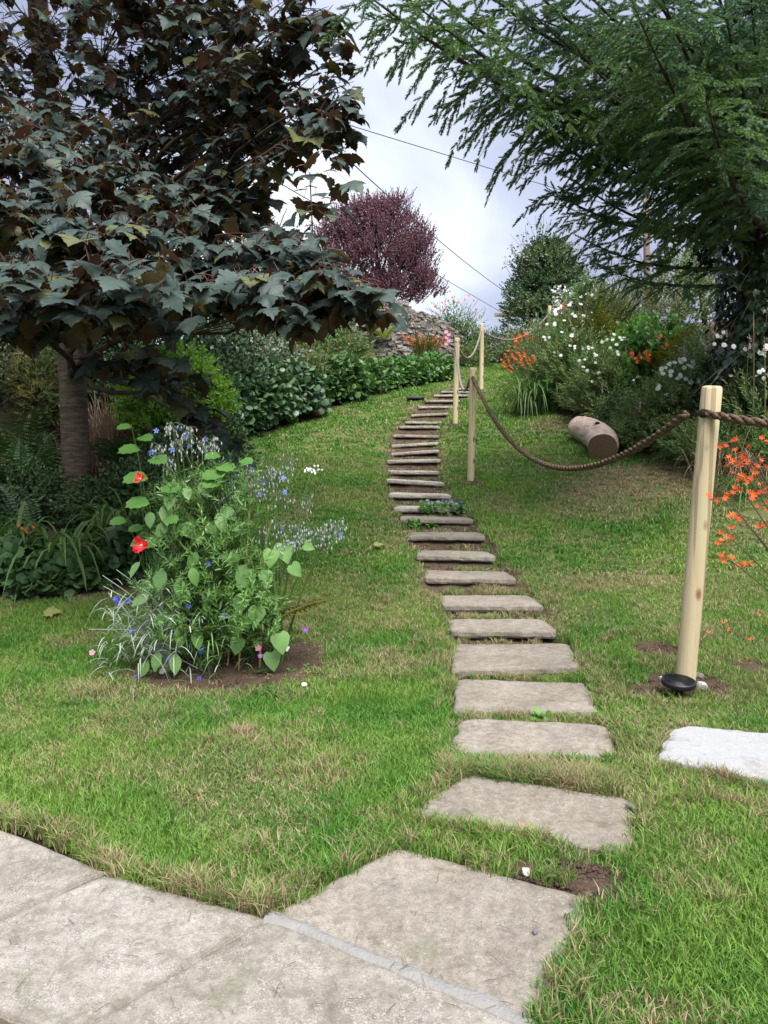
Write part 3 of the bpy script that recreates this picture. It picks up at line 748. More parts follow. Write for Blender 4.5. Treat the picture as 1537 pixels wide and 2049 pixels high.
for hh, rd, po, sx in ((h1 + [.012, -.045, 0], .027, 0, 1), (h2 + [.012, -.038, 0], .024, 1, 1), (h3 + [0, -.038, 0], .024, 2, 1)):
    t = np.array([[0, .0, 0], [0, -.012 if po == 0 else -.011, 0]]) + hh
    tube(t, [rd, rd*.96], 'hole_dark', 16).build('rope_hole', parent=POSTS[po][2])
# ------------------------------------------------------------------ leaf shapes (y along the leaf, z up)
def A_(x): return np.array(x, float)
def fanleaf(half, cen, m, droop=.25, fold=.15, size=1.0, stalk=0, stalk_m=None, sw=.012):
    """Leaf from its right half outline, mirrored, fanned round a centre on the midrib."""
    R = A_(half); Lf = R[1:-1][::-1] * [-1, 1]; P2 = np.concatenate([R, Lf]); n = len(P2)
    P2 = np.concatenate([P2, [cen]])
    r = np.hypot(P2[:, 0], P2[:, 1]-cen[1]); z = -droop*r**2 + fold*np.abs(P2[:, 0])
    V = np.concatenate([P2, z[:, None]], 1); V[-1, 2] = 0.02
    F = A_([(n, i, (i+1) % n) for i in range(n)]).astype(int)
    V *= size; o = [(V, F, m)]
    if stalk:
        k = stalk*size
        o = [(V + [0, k, -.25*k], F, m), (A_([[-sw*size, 0, 0], [sw*size, 0, 0], [sw*size, k*1.05, -.25*k], [-sw*size, k*1.05, -.25*k]]), np.array([(0, 1, 2), (0, 2, 3)]), stalk_m or m)]
    return o
MAPLE_H = [(0, .0), (.16, -.09), (.38, -.06), (.35, .05), (.45, .08), (.62, .17), (.53, .26), (.62, .34), (.76, .46), (.57, .49), (.50, .56), (.36, .50), (.41, .63), (.28, .72), (.24, .83), (.11, .88), (0, 1.04)]
IVY_H = [(0, 0), (.22, -.08), (.36, .12), (.26, .30), (.46, .48), (.20, .56), (.12, .8), (0, 1.0)]
GER_H = [(0, .02), (.26, -.10), (.34, .05), (.48, .12), (.44, .28), (.58, .42), (.50, .56), (.54, .72), (.34, .76), (.30, .92), (.13, .88), (0, 1.0)]
OVAL_H = [(0, 0), (.20, .18), (.28, .42), (.20, .72), (0, 1.0)]
HEART_H = [(0, .04), (.20, -.06), (.38, .06), (.44, .26), (.34, .56), (.16, .82), (0, 1.0)]
LANCE_H = [(0, 0), (.09, .25), (.10, .55), (0, 1.0)]
ROUND_H = [(0, 0), (.30, .02), (.46, .22), (.44, .38), (.50, .50), (.36, .66), (.30, .84), (.12, .86), (0, .98)]
def leaf(kind, m, droop=.25, fold=.15, stalk=.0, stalk_m=None, size=1.0, sw=.012):
    h = dict(maple=MAPLE_H, ivy=IVY_H, ger=GER_H, oval=OVAL_H, heart=HEART_H, lance=LANCE_H, round=ROUND_H)[kind]
    return fanleaf(h, (0, .38), m, droop, fold, size, stalk, stalk_m, sw)
def sprig(lf, n, Ln, ls, m_stem, sw=.004, ang=55, seed=0, whorl=137.5, taper=.45, droop=0.2):
    """A shoot along y with n leaves of length ls."""
    rs = np.random.default_rng(seed); g = Geo()
    t = np.linspace(0, 1, 5); pts = np.stack([0*t, Ln*t, -droop*Ln*t*t*.5], 1)
    tube(pts, sw*(1-.6*t), m_stem, 3, False, g)
    k = np.linspace(.12, 1, n); az = R_(whorl)*np.arange(n) + rs.random(n)*.6
    an = R_(ang)*(1-.45*k) + rs.normal(0, .12, n)
    D = np.stack([np.sin(an)*np.cos(az), np.cos(an), np.sin(an)*np.sin(az)], 1)
    U = np.stack([-np.cos(an)*np.cos(az), np.sin(an), -np.cos(an)*np.sin(az)], 1)*-1*-1 + rs.normal(0, .25, (n, 3))
    sc = ls*(1-taper*k)*(.8+.4*rs.random(n))
    Tp = np.stack([0*k, Ln*k, -droop*Ln*k*k*.5], 1)
    g.inst(lf, frames(D, U)*sc[:, None, None], Tp, rs.random(n)*.35)
    return g.proto()
def unit(n, up=None, rs=RNG):
    v = rs.normal(0, 1, (n, 3)); v /= np.linalg.norm(v, axis=1, keepdims=True)
    if up is not None: v[:, 2] = np.where(v[:, 2] < up, -v[:, 2]*.5, v[:, 2]); v /= np.linalg.norm(v, axis=1, keepdims=True)
    return v
def fill(lobes, n, protos, size, g=None, inner=.55, up_bias=.5, jit=.5, lump=.28, low=-.35, seed=0, flat=.0):
    """Shoots set through the outer part of ellipsoid lobes, pointing outwards and up; uneven outline."""
    g = g or Geo(); rs = np.random.default_rng(seed+5)
    vol = np.array([l[1][0]*l[1][1] + l[1][0]*l[1][2] for l in lobes]); w = vol/vol.sum()
    for (c, r), wi in zip(lobes, w):
        k = max(3, int(n*wi)); d = unit(k, None, rs); d[:, 2] = np.where(d[:, 2] < low, -d[:, 2], d[:, 2])
        a = np.arctan2(d[:, 1], d[:, 0]); ln = fbm(a*1.8+c[0]*3+9, d[:, 2]*3+c[1]+9, seed, 3)-.5
        rr = (inner + (1-inner)*rs.random(k)**.55) * (1 + lump*2*ln)
        T = A_(c) + d*rr[:, None]*A_(r)
        D = d*[1, 1, .7] + [0, 0, up_bias] + rs.normal(0, jit, (k, 3))*.6
        U = A_([0, 0, 1.]) + rs.normal(0, .35, (k, 3)) + d*.4
        Rm = frames(D, U)*(size*(.7+.6*rs.random(k)))[:, None, None]
        pi = rs.integers(0, len(protos), k); r_ = rs.random(k)
        for j, p in enumerate(protos):
            s_ = pi == j; g.inst(p, Rm[s_], T[s_], r_[s_])
    return g
def stems(base, tips, rad, m, g=None, sag=.0, seg=5):
    g = g or Geo()
    for t in tips:
        b = A_(base) + [random.uniform(-.05, .05), random.uniform(-.05, .05), 0]; mid = (b + t)/2; mid[2] += sag; mid[:2] = b[:2]*.65 + A_(t)[:2]*.35
        tube(bez(b, mid, t, 7), np.linspace(rad, rad*.35, 7), m, seg, False, g)
    return g
def strap_pts(base, az, Ln, rise, out, droop, n=8):
    t = np.linspace(0, 1, n); h = out*Ln*t; z = rise*Ln*(t) - droop*Ln*t**2.2
    return A_(base) + np.stack([np.cos(az)*h, np.sin(az)*h, z], 1)
def ribbon(pts, w, m, g, r=0., fold=.25, face=None):
    n = len(pts); t = np.linspace(0, 1, n); W_ = w*np.clip(np.sin(np.pi*(t*.82+.18))**.6, 0.02, 1); W_[-1] = w*.04
    T = np.gradient(pts, axis=0); s_ = np.cross(T, [0, 0, 1.] if face is None else face); s_ /= np.maximum(np.linalg.norm(s_, axis=1, keepdims=True), 1e-6)
    u = np.cross(s_, T); u /= np.maximum(np.linalg.norm(u, axis=1, keepdims=True), 1e-6)
    V = np.concatenate([pts - s_*W_[:, None]/2 + u*W_[:, None]*fold, pts, pts + s_*W_[:, None]/2 + u*W_[:, None]*fold])
    F = []
    for i in range(n-1):
        F += [(i, n+i, n+i+1), (i, n+i+1, i+1), (n+i, 2*n+i, 2*n+i+1), (n+i, 2*n+i+1, n+i+1)]
    return g.raw(V, F, m, r)
def strap_clump(base, n, Ln, w, m, rad=.12, rise=(.7, 1.1), out=(.3, .8), droop=(.3, .9), az=None, g=None, seed=0):
    g = g or Geo(); rs = random.Random(seed)
    for i in range(n):
        a = rs.uniform(0, 2*math.pi) if az is None else rs.uniform(*az); q_ = rs.random()
        b = A_(base) + [rs.uniform(-rad, rad), rs.uniform(-rad, rad), -.02]
        ribbon(strap_pts(b, a, Ln*rs.uniform(.65, 1.1), rs.uniform(*rise), rs.uniform(*out), rs.uniform(*droop)), w*rs.uniform(.7, 1.2), m, g, rs.random())
    return g
def frond(base, az, Ln, rise, out, droop, m, g, width=.22, n=22, seed=0, stem_m='fern_stem'):
    rs = np.random.default_rng(seed); pts = strap_pts(base, az, Ln, rise, out, droop, 14)
    tube(pts, np.linspace(.006, .0015, 14), stem_m, 4, False, g)
    t = np.linspace(.14, .99, n); c = np.stack([np.interp(t, np.linspace(0, 1, 14), pts[:, i]) for i in range(3)], 1)
    T = np.gradient(c, axis=0); T /= np.linalg.norm(T, axis=1, keepdims=True)
    s_ = np.cross(T, [0, 0, 1.]); s_ /= np.maximum(np.linalg.norm(s_, axis=1, keepdims=True), 1e-6); u = np.cross(s_, T)
    wl = width*Ln*np.sin(np.pi*np.clip(t*.9+.08, 0, 1))**.8*(1.15-t*.6)
    k = A_([(0, 0), (.16, .09), (.3, .03), (.45, .085), (.6, .02), (.75, .05), (1, 0)])
    half = np.concatenate([np.stack([k[:, 0], k[:, 1]], 1), np.stack([k[1:-1, 0], -k[1:-1, 1]], 1)[::-1]])
    Vp = np.stack([half[:, 1], half[:, 0], -.18*half[:, 0]**2], 1); nn = len(Vp)
    Fp = np.array([(0, i, i+1) for i in range(1, nn-1)])
    for sg in (-1, 1):
        D = s_*sg + T*.42 + rs.normal(0, .06, s_.shape); g.inst([(Vp, Fp, m)], frames(D, u)*wl[:, None, None], c, rs.random(n))
    return g
def fern(name, base, nf, Ln, m, label, group=None, az=None, rise=(.6, 1.), out=(.5, .9), droop=(.3, .7), seed=0, width=.2, cat='fern', n=22):
    root = empty(name, tuple(base), label, cat, group); rs = random.Random(seed)
    for i in range(nf):
        a = (2*math.pi*i/nf + rs.uniform(-.3, .3)) if az is None else rs.uniform(*az)
        frond(A_(base), a, Ln*rs.uniform(.75, 1.1), rs.uniform(*rise), rs.uniform(*out), rs.uniform(*droop), m, (g_ := Geo()), width, n, seed*31+i)
        g_.build('frond', parent=root)
    return root
# flowers (facing +z, unit radius)
def petals(n, m, w=.32, r0=.08, cup=.25, tip=.6, notch=False):
    g = Geo(); a = np.arange(n)*2*np.pi/n
    V = A_([(0, r0, 0), (w*.5, .55, cup*.4), (w*.36, .85, cup*.8), (0, 1.0, cup), (-w*.36, .85, cup*.8), (-w*.5, .55, cup*.4)])
    F = np.array([(0, 1, 2), (0, 2, 3), (0, 3, 4), (0, 4, 5)])
    g.inst([(V, F, m)], rotz(a + .05*np.cos(a*7)), np.zeros((n, 3)), np.linspace(0, .2, n)); return g
def disc(r, m, z=.04, g=None, n=8):
    a = np.arange(n)*2*np.pi/n; V = np.concatenate([np.stack([np.cos(a)*r, np.sin(a)*r, 0*a+z*.3], 1), [[0, 0, z+r*.4]]])
    return (g or Geo()).raw(V, [(i, (i+1) % n, n) for i in range(n)], m)
MESH = {}
def flower_mesh(kind):
    if kind in MESH: return MESH[kind]
    if kind == 'daisy': g = petals(13, 'white_petal', .24, .1, -.12); disc(.22, 'yellow_eye', .08, g)
    elif kind == 'crocosmia':
        g = petals(6, 'orange_petal', .42, .0, .35); tube([(0, 0, -.9), (0, 0, -.3), (0, 0, .05)], [.06, .09, .16], 'orange_petal', 5, False, g); disc(.14, 'yellow_eye', .1, g, 5)
        for k in range(3): tube([(0, 0, 0), (.12*math.cos(k*2.1), .12*math.sin(k*2.1), .7)], [.02, .03], 'yellow_eye', 3, False, g)
    elif kind == 'borage': g = petals(5, 'blue_petal', .55, .0, .1); tube([(0, 0, 0), (0, 0, .35)], [.16, .02], 'dark_anther', 6, True, g)
    elif kind == 'cornflower':
        g = petals(9, 'cornflower_petal', .36, .1, .35); g.inst(petals(7, 'cornflower_petal', .22, .05, .8).proto(), rotz(A_([.3]))*.6, A_([[0, 0, .05]])); tube([(0, 0, -.7), (0, 0, -.35), (0, 0, 0)], [.1, .26, .16], 'stem_green', 7, True, g)
    elif kind == 'poppy':
        g = Geo(); rs = np.random.default_rng(4)
        for ring in range(2):
            for j in range(3 + ring):
                a = j*2*math.pi/(3+ring)+ring*.6; nu, nv = 9, 6; V = []; tl = .35 + .45*ring + .2*rs.random()
                for iv in range(nv):
                    for iu in range(nu):
                        th = (iu/(nu-1)-.5)*1.9; r = .06+(.94-.2*ring)*iv/(nv-1); r *= 1 - .22*abs(iu/(nu-1)-.5)**2*4 + .07*math.sin(iu*2.7+j)
                        V.append((r*math.cos(a+th*.62), r*math.sin(a+th*.62), tl*r*r + .16*math.sin(iu*1.7+j*2)*r*r))
                F = []
                for iv in range(nv-1):
                    for iu in range(nu-1):
                        p = iv*nu+iu; F += [(p, p+1, p+nu+1), (p, p+nu+1, p+nu)]
                g.raw(V, F, 'poppy_red', rs.random())
        disc(.11, 'poppy_heart', .12, g)
    elif kind == 'pansy':
        g = petals(5, 'purple_petal', .8, .0, .05); disc(.15, 'yellow_eye', .03, g)
    elif kind == 'pansy_white': g = petals(5, 'white_petal', .8, .0, .05); disc(.15, 'yellow_eye', .03, g)
    elif kind == 'pinkbloom': g = petals(5, 'pink_petal', .8, .0, .3); g.inst(petals(5, 'pink_petal', .6, 0, .6).proto(), rotz(A_([.6]))*.6, A_([[0, 0, .1]]))
    elif kind == 'rosebloom': g = petals(6, 'rose_petal', .8, .0, .3); g.inst(petals(5, 'rose_petal', .7, 0, .6).proto(), rotz(A_([.6]))*.65, A_([[0, 0, .1]]))
    me = g.mesh('blossom'); MESH[kind] = me; return me
def face(o, d, s_):
    o.rotation_mode = 'QUATERNION'; o.rotation_quaternion = Vector(d).to_track_quat('Z', 'Y'); o.scale = (s_,)*3
def bloom(kind, pos, d, s_, parent, name='flower'):
    o = bpy.data.objects.new(name, flower_mesh(kind)); C.objects.link(o)
    o.parent = parent; o.location = A_(pos) - A_(parent.location); face(o, d, s_); return o

# ------------------------------------------------------------------ plant colours
leafmat('leaf_geranium', (.065, .165, .040), (.12, .25, .06), (.10, .19, .07), trans=.2)
leafmat('leaf_geranium_blue', (.080, .160, .090), (.145, .24, .135), (.085, .175, .065), trans=.15, rough=.4)
leafmat('leaf_dark', (.026, .062, .027), (.055, .115, .043), (.035, .080, .030), trans=.12, rough=.35, spec=.5)
leafmat('leaf_understory', (.045, .105, .038), (.090, .175, .060), (.060, .120, .035), trans=.18)
leafmat('leaf_lime', (.17, .34, .035), (.27, .46, .06), (.14, .30, .03), trans=.35)
leafmat('leaf_yellow', (.34, .34, .08), (.42, .40, .14), (.24, .28, .06), trans=.3)
leafmat('leaf_mid', (.080, .175, .042), (.14, .255, .065), (.15, .21, .06), trans=.2, dry=(.22, .16, .08))
leafmat('leaf_bright', (.095, .235, .045), (.16, .34, .07), (.09, .21, .05), trans=.3)
leafmat('leaf_olive', (.10, .125, .022), (.165, .185, .030), (.08, .10, .02), trans=.3)
leafmat('leaf_grey', (.12, .165, .11), (.20, .25, .17), None, trans=.1, rough=.6)
leafmat('leaf_silver', (.28, .35, .27), (.45, .52, .43), None, trans=.1, rough=.6)
leafmat('leaf_fresh', (.16, .34, .095), (.27, .47, .15), (.20, .36, .13), trans=.3)
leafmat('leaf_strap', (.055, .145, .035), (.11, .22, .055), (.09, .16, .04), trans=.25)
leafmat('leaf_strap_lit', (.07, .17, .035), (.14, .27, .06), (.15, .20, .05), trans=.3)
leafmat('leaf_fern', (.045, .115, .034), (.085, .185, .05), (.07, .13, .03), trans=.25)
leafmat('leaf_fern_lime', (.30, .42, .05), (.40, .50, .09), None, trans=.35)
leafmat('leaf_fern_olive', (.13, .15, .015), (.20, .20, .025), None, trans=.3)
leafmat('leaf_purple', (.16, .08, .105), (.29, .16, .20), (.21, .12, .165), trans=.25, tcol=(.20, .04, .06))
leafmat('leaf_ivy', (.012, .032, .014), (.028, .060, .024), None, trans=.05, rough=.35, spec=.5)
leafmat('leaf_round_tree', (.040, .095, .040), (.080, .150, .055), (.12, .18, .06), trans=.1, rough=.35, spec=.5)
leafmat('dry_grass', (.36, .22, .15), (.50, .35, .24), None, trans=.15)
leafmat('dry_stem', (.22, .16, .09), (.38, .30, .18), None, trans=.05)
leafmat('fern_stem', (.10, .10, .03), (.16, .13, .05), None, trans=0)
leafmat('stem_green', (.08, .15, .04), (.14, .22, .07), None, trans=0)
leafmat('stem_brown', (.06, .045, .03), (.12, .09, .06), None, trans=0)
leafmat('bud_grey', (.36, .42, .36), (.55, .58, .54), None, trans=.1, rough=.8)
leafmat('white_petal', (.78, .78, .80), (.88, .88, .90), None, trans=.2, rough=.6)
leafmat('yellow_eye', (.75, .50, .05), (.85, .62, .1), None, trans=0)
leafmat('orange_petal', (.80, .065, .012), (.95, .15, .02), None, trans=.25)
leafmat('blue_petal', (.15, .20, .75), (.28, .34, .88), None, trans=.2)
leafmat('cornflower_petal', (.08, .09, .62), (.22, .24, .85), None, trans=.2)
leafmat('poppy_red', (.78, .015, .03), (.90, .05, .07), None, trans=.3)
leafmat('poppy_heart', (.85, .7, .6), (.85, .75, .7), None, trans=0)
leafmat('purple_petal', (.25, .05, .45), (.42, .12, .55), None, trans=.2)
leafmat('pink_petal', (.80, .28, .42), (.90, .45, .55), None, trans=.2)
leafmat('rose_petal', (.75, .10, .08), (.85, .28, .22), None, trans=.2)
leafmat('dark_anther', (.03, .02, .05), (.05, .03, .08), None, trans=0)
leafmat('white_spray', (.62, .66, .66), (.80, .82, .82), None, trans=.1)
q = NT('bark'); o = q.objco(); mpb = q.n('ShaderNodeMapping'); q.l(o, mpb.inputs[0]); mpb.inputs['Scale'].default_value = (5, 5, 26)
bb = q.noise(1, 6, mpb.outputs[0], .65, .8)
col = q.mix(q.rng(bb, .35, .7), (.060, .045, .032), (.135, .110, .080)); col = q.mix(q.rng(q.noise(3, 5, o), .55, .7), col, (.07, .085, .045))
col = q.mix(q.rng(bb, .66, .72), col, (.24, .21, .17))
q.done(q.bsdf(col, .9, .2, bb, .8, .02))
plain('bark_dark', (.030, .022, .016), .9, .2, (.065, .050, .038), 12, .7, 20)
plain('old_pole', (.20, .145, .115), .85, .2, (.33, .25, .21), 9, .3, 14)
plain('cable', (.05, .05, .055), .6, .3)

# ------------------------------------------------------------------ shoots
SP_GER = [sprig(leaf('ger', 'leaf_geranium', .35, .1, .7, 'stem_green'), 6, .10, .085, 'stem_green', .003, 75, i, taper=.1) for i in range(3)]
SP_GERB = [sprig(leaf('ger', 'leaf_geranium_blue', .35, .1, .7, 'stem_green'), 6, .10, .085, 'stem_green', .003, 75, i, taper=.1) for i in range(3)]
SP_GERD = [sprig(leaf('ger', 'leaf_understory', .35, .1, .7, 'stem_green'), 6, .10, .085, 'stem_green', .003, 75, i, taper=.1) for i in range(3)]
def sp_oval(m, n=8, Ln=.18, ls=.06, k='oval', ang=55, st='stem_brown'): return [sprig(leaf(k, m, .3, .2), n, Ln, ls, st, .003, ang, i) for i in range(3)]
SP_DARK = sp_oval('leaf_dark', 8, .2, .085); SP_UND = sp_oval('leaf_understory', 9, .2, .07); SP_LIME = sp_oval('leaf_lime', 9, .16, .075)
SP_YEL = sp_oval('leaf_yellow', 14, .14, .03, 'lance'); SP_MID = sp_oval('leaf_mid', 14, .2, .10, 'lance', st='stem_green'); SP_MIDO = sp_oval('leaf_mid', 8, .2, .06)
SP_BRI = sp_oval('leaf_bright', 7, .2, .10, 'heart', st='stem_green'); SP_PUR = sp_oval('leaf_purple', 11, .38, .085, ang=40)
SP_RND = sp_oval('leaf_round_tree', 9, .22, .09); SP_OLI = sp_oval('leaf_olive', 12, .2, .07, 'lance')
SP_GREY = sp_oval('leaf_grey', 9, .2, .08); SP_FINE = sp_oval('leaf_mid', 24, .26, .06, 'lance', st='stem_green'); SP_LIMEC = sp_oval('leaf_lime', 16, .2, .045, 'lance')

def shrub(name, base, lobes, n, protos, size, label, cat='shrub', group=None, seed=0, stem='stem_brown', stem_r=.015, part='foliage', **k):
    base = A_(base); root = empty(name, tuple(base), label, cat, group)
    lb = [(base + A_(c), A_(r)) for c, r in lobes]; n = int(n*1.7); k.setdefault('low', -.75)
    fill(lb, n, protos, size, seed=seed, **k).build(part, parent=root, kind='stuff')
    random.seed(seed)
    tips = [c + unit(1)[0]*r*.6 for c, r in lb for _ in range(3)]
    stems(base, tips, stem_r*.6, stem).build('stem', parent=root)
    return root
def mound(h, r, asym=0):  # a few overlapping lobes for a low bush
    return [((0, 0, h*.45), (r*.8, r*.8, h*.5)), ((r*.4, .1*r, h*.35), (r*.6, r*.6, h*.42)), ((-r*.45, -.1*r, h*.38), (r*.55, r*.6, h*.40)), ((0, -.4*r, h*.3), (r*.6, r*.5, h*.36))]

# ------------------------------------------------------------------ left border
GRP = 'leafy mounds along the left lawn edge'
def gg(px, py): return G(px, py)
hedge = [(455, 885, 1.00, .62, 0, 'bluish green leafy mound nearest the foot of the hill lawn, behind the orange flowers'),
         (530, 868, 1.05, .62, 0, 'large bluish green mound second along the lawn edge'),
         (600, 845, .95, .58, 0, 'bluish green mound in the middle of the border with a gap after it'),
         (655, 812, .85, .55, 1, 'green scalloped leaf mound just beyond the dark gap in the border'),
         (690, 805, .82, .55, 1, 'green mound below the broken end of the stone wall')]
hedge2 = [(722, 16.3, .62, .50, 'green mound directly under the lower wall fern'), (752, 16.9, .58, .48, 'fresh green mound in front of the broken buttress'),
         (783, 17.5, .56, .48, 'fresh green mound at the right foot of the buttress'), (813, 18.1, .56, .48, 'fresh green mound below the left part of the orange clump'),
         (843, 18.8, .58, .50, 'fresh green mound below the middle of the orange clump'), (870, 19.5, .62, .50, 'fresh green mound at the very top of the border next to the posts')]
for i, (px, py, h, r, k, lab) in enumerate(hedge):
    b = gg(px, py); b = b + A_([-.35*r, .45*r, 0]); b[2] = float(H(b[0], b[1]))
    shrub('geranium_mound', b, mound(h, r), 330 if i < 4 else 260, SP_GER if k else SP_GERB, 1.15 if i < 4 else 1.3, lab, 'geranium', GRP, seed=20+i, stem='stem_green', stem_r=.008, up_bias=.6, low=-.6)
for i, (px, d, h, r, lab) in enumerate(hedge2):
    x_ = (px-768.5)/1500*d; b = A_([x_, d, float(H(x_, d))])
    shrub('geranium_mound', b, mound(h, r), 300, SP_GER, .95, lab, 'geranium', GRP, seed=40+i, stem='stem_green', stem_r=.008, up_bias=.6, low=-.6)
# taller planting on the bank behind them
def at(px, py, d):   # ground spot d metres ahead under the pixel column px
    x = (px-768.5)/1500*d; return A_([x, d, float(H(x, d))])
def hpx(px, n, d): return n*d/1500
back = [(500, 13.6, 1.6, 1.0, SP_GREY, 190, 'grey green loose shrub behind the first bluish mounds'),
        (585, 14.8, 1.75, .9, SP_MIDO, 260, 'tangled shrub with dry twigs on the bank left of the wall'),
        (650, 16.2, 1.5, .85, SP_MIDO, 260, 'green shrub at the foot of the broken wall end'),
        (700, 17.2, 1.15, .6, SP_MID, 160, 'small green shrub growing against the wall face'),
        (430, 12.6, 1.7, .9, SP_DARK, 240, 'dark glossy shrub behind the lime green one'),
        (610, 17.5, 2.9, 1.2, SP_UND, 520, 'tall dark shrub behind the maple leaves below the sky gap'),
        (480, 16.5, 3.0, 1.5, SP_UND, 560, 'broad dark shrub filling the bank behind the maple'),
        (340, 13.5, 2.9, 1.4, SP_DARK, 620, 'big dark evergreen behind the lime green shrub'),
        (200, 13.0, 2.6, 1.4, SP_UND, 560, 'dark leafy shrub behind the dry pinkish grass'),
        (60, 12.6, 2.9, 1.5, SP_UND, 640, 'dark leafy shrub left of the maple trunk'),
        (-80, 11.5, 3.2, 1.5, SP_DARK, 500, 'dark evergreen at the left edge of the garden'),
        (150, 11.9, 1.5, .8, SP_UND, 300, 'leafy bush directly behind the maple trunk'), (265, 12.0, 1.3, .8, SP_DARK, 300, 'dark bush behind the dry pinkish grass, right side')]
for i, (px, d, h, r, sp, n, lab) in enumerate(back):
    shrub('garden_shrub', at(px, 0, d), mound(h, r), n, sp, 1.35, lab, 'shrub', 'shrubs on the left bank', seed=50+i, up_bias=.5, lump=.45)
# bleached dead stems in the tangled shrub
b = at(560, 0, 14.2); root = empty('dead_stems', tuple(b), 'tangle of bleached dead stems leaning over the bank below the wall', 'dead stems'); g = Geo(); random.seed(5)
for i in range(70):
    p = b + [random.uniform(-.9, .9), random.uniform(-.2, .5), .2]; t = p + [random.uniform(-.5, .5), random.uniform(-.3, .1), random.uniform(.5, 1.3)]
    tube(bez(p, (p+t)/2 + [random.uniform(-.15, .15), 0, .1], t, 5), [.007, .006, .005, .004, .002], 'dry_stem', 4, False, g, random.random())
g.build('stem', parent=root, kind='stuff')
shrub('lime_shrub', at(350, 0, 10.3), [((0, 0, 1.25), (.62, .5, .42)), ((-.3, 0, .95), (.45, .4, .42)), ((.38, -.1, .8), (.42, .4, .5)), ((.1, -.3, .6), (.5, .4, .5)), ((.05, 0, .95), (.7, .5, .5))], 760, SP_LIME, 1.0, 'bright lime green shrub glowing behind the maple trunk', seed=81, up_bias=.6)
shrub('golden_shrub', at(78, 0, 11.2), [((0, 0, 1.15), (.40, .4, .42)), ((.1, 0, .75), (.3, .3, .4))], 420, SP_YEL, 1.2, 'pale golden shrub seen left of the maple trunk', seed=82)
b = at(212, 0, 10.4); root = empty('dry_grass_clump', tuple(b), 'drooping clump of dry pinkish grass right of the maple trunk', 'ornamental grass')
strap_clump(b, 620, 1.15, .014, 'dry_grass', .2, rise=(1.3, 1.7), out=(.15, .42), droop=(.5, 1.1), seed=3).build('blade', parent=root, kind='stuff')
for i, (px, d, h, r, lab) in enumerate(((-330, 8.6, 2.2, 1.2, 'dark evergreen bush beyond the left edge, nearest the lawn'), (-420, 10.5, 2.8, 1.5, 'tall dark bush beyond the left edge of the bed'))):
    shrub('garden_shrub', at(px, 0, d), mound(h, r), 420, SP_UND, 1.3, lab, 'shrub', 'shrubs on the left bank', seed=90+i)
# ferns in the shade
FG = 'ferns in the shade under the maple'
for px, d, n, Ln, m, lab, sd in ((20, 8.6, 12, 1.25, 'leaf_fern', 'large dark fern at the left edge behind the strap leaves', 1), (95, 9.6, 11, 1.2, 'leaf_fern', 'dark fern just left of the maple trunk', 2),
        (255, 9.9, 11, 1.15, 'leaf_fern', 'fern right of the maple trunk in front of the dry grass', 3), (320, 9.6, 10, 1.0, 'leaf_fern', 'fern below the lime green shrub', 4),
        (-60, 9.2, 10, 1.3, 'leaf_fern', 'fern cut off by the left edge of the view', 5), (385, 10.2, 9, .9, 'leaf_fern', 'small fern beside the orange flowered clump', 6), (40, 10.6, 10, 1.4, 'leaf_fern', 'tall fern rearmost on the left side', 7)):
    fern('fern', at(px, 0, d), n, Ln, m, lab, FG, rise=(.9, 1.3), out=(.35, .75), droop=(.35, .75), seed=sd)
b = at(60, 0, 7.6); fern('fern', b, 6, 1.15, 'leaf_geranium_blue', 'pale fern with fronds arching left over the strap leaves', FG, az=(2.2, 4.6), rise=(1.0, 1.25), out=(.4, .6), droop=(.6, .9), seed=9)
# low dark leaves by the lawn edge
for i, (px, py, h, r, lab) in enumerate(((60, 1215, .16, .3, 'dark low geranium beside the boulder'), (150, 1200, .22, .34, 'dark low geranium under the arching strap leaves'), (250, 1185, .36, .30, 'dark low geranium at the right end of the shaded bed'),
                          (-20, 1210, .3, .35, 'dark low geranium at the left edge of the lawn'))):
    b = gg(px, py) + A_([0, .45, 0]); b[2] = float(H(b[0], b[1])); shrub('low_geranium', b, mound(h, r), 170, SP_GERD, .95, lab, 'geranium', 'low geraniums in the shaded bed', seed=100+i, stem='stem_green', stem_r=.005, low=-.5)
for i, (px, d, h, r, lab) in enumerate(((300, 8.4, .6, .6, 'dark leafy filler behind the low geraniums, right side'), (225, 8.2, .35, .45, 'dark leafy filler at the foot of the maple trunk'), (50, 8.4, .6, .6, 'dark leafy filler behind the boulder'), (380, 9.0, .9, .6, 'dark shrub between the flower clump and the fern'), (420, 10.3, .9, .5, 'dark leafy bush behind the red and orange flowers'))):
    shrub('shade_bush', at(px, 0, d), mound(h, r), 330, SP_UND, 1.0, lab, 'shrub', 'dark bushes in the shade of the maple', seed=110+i)
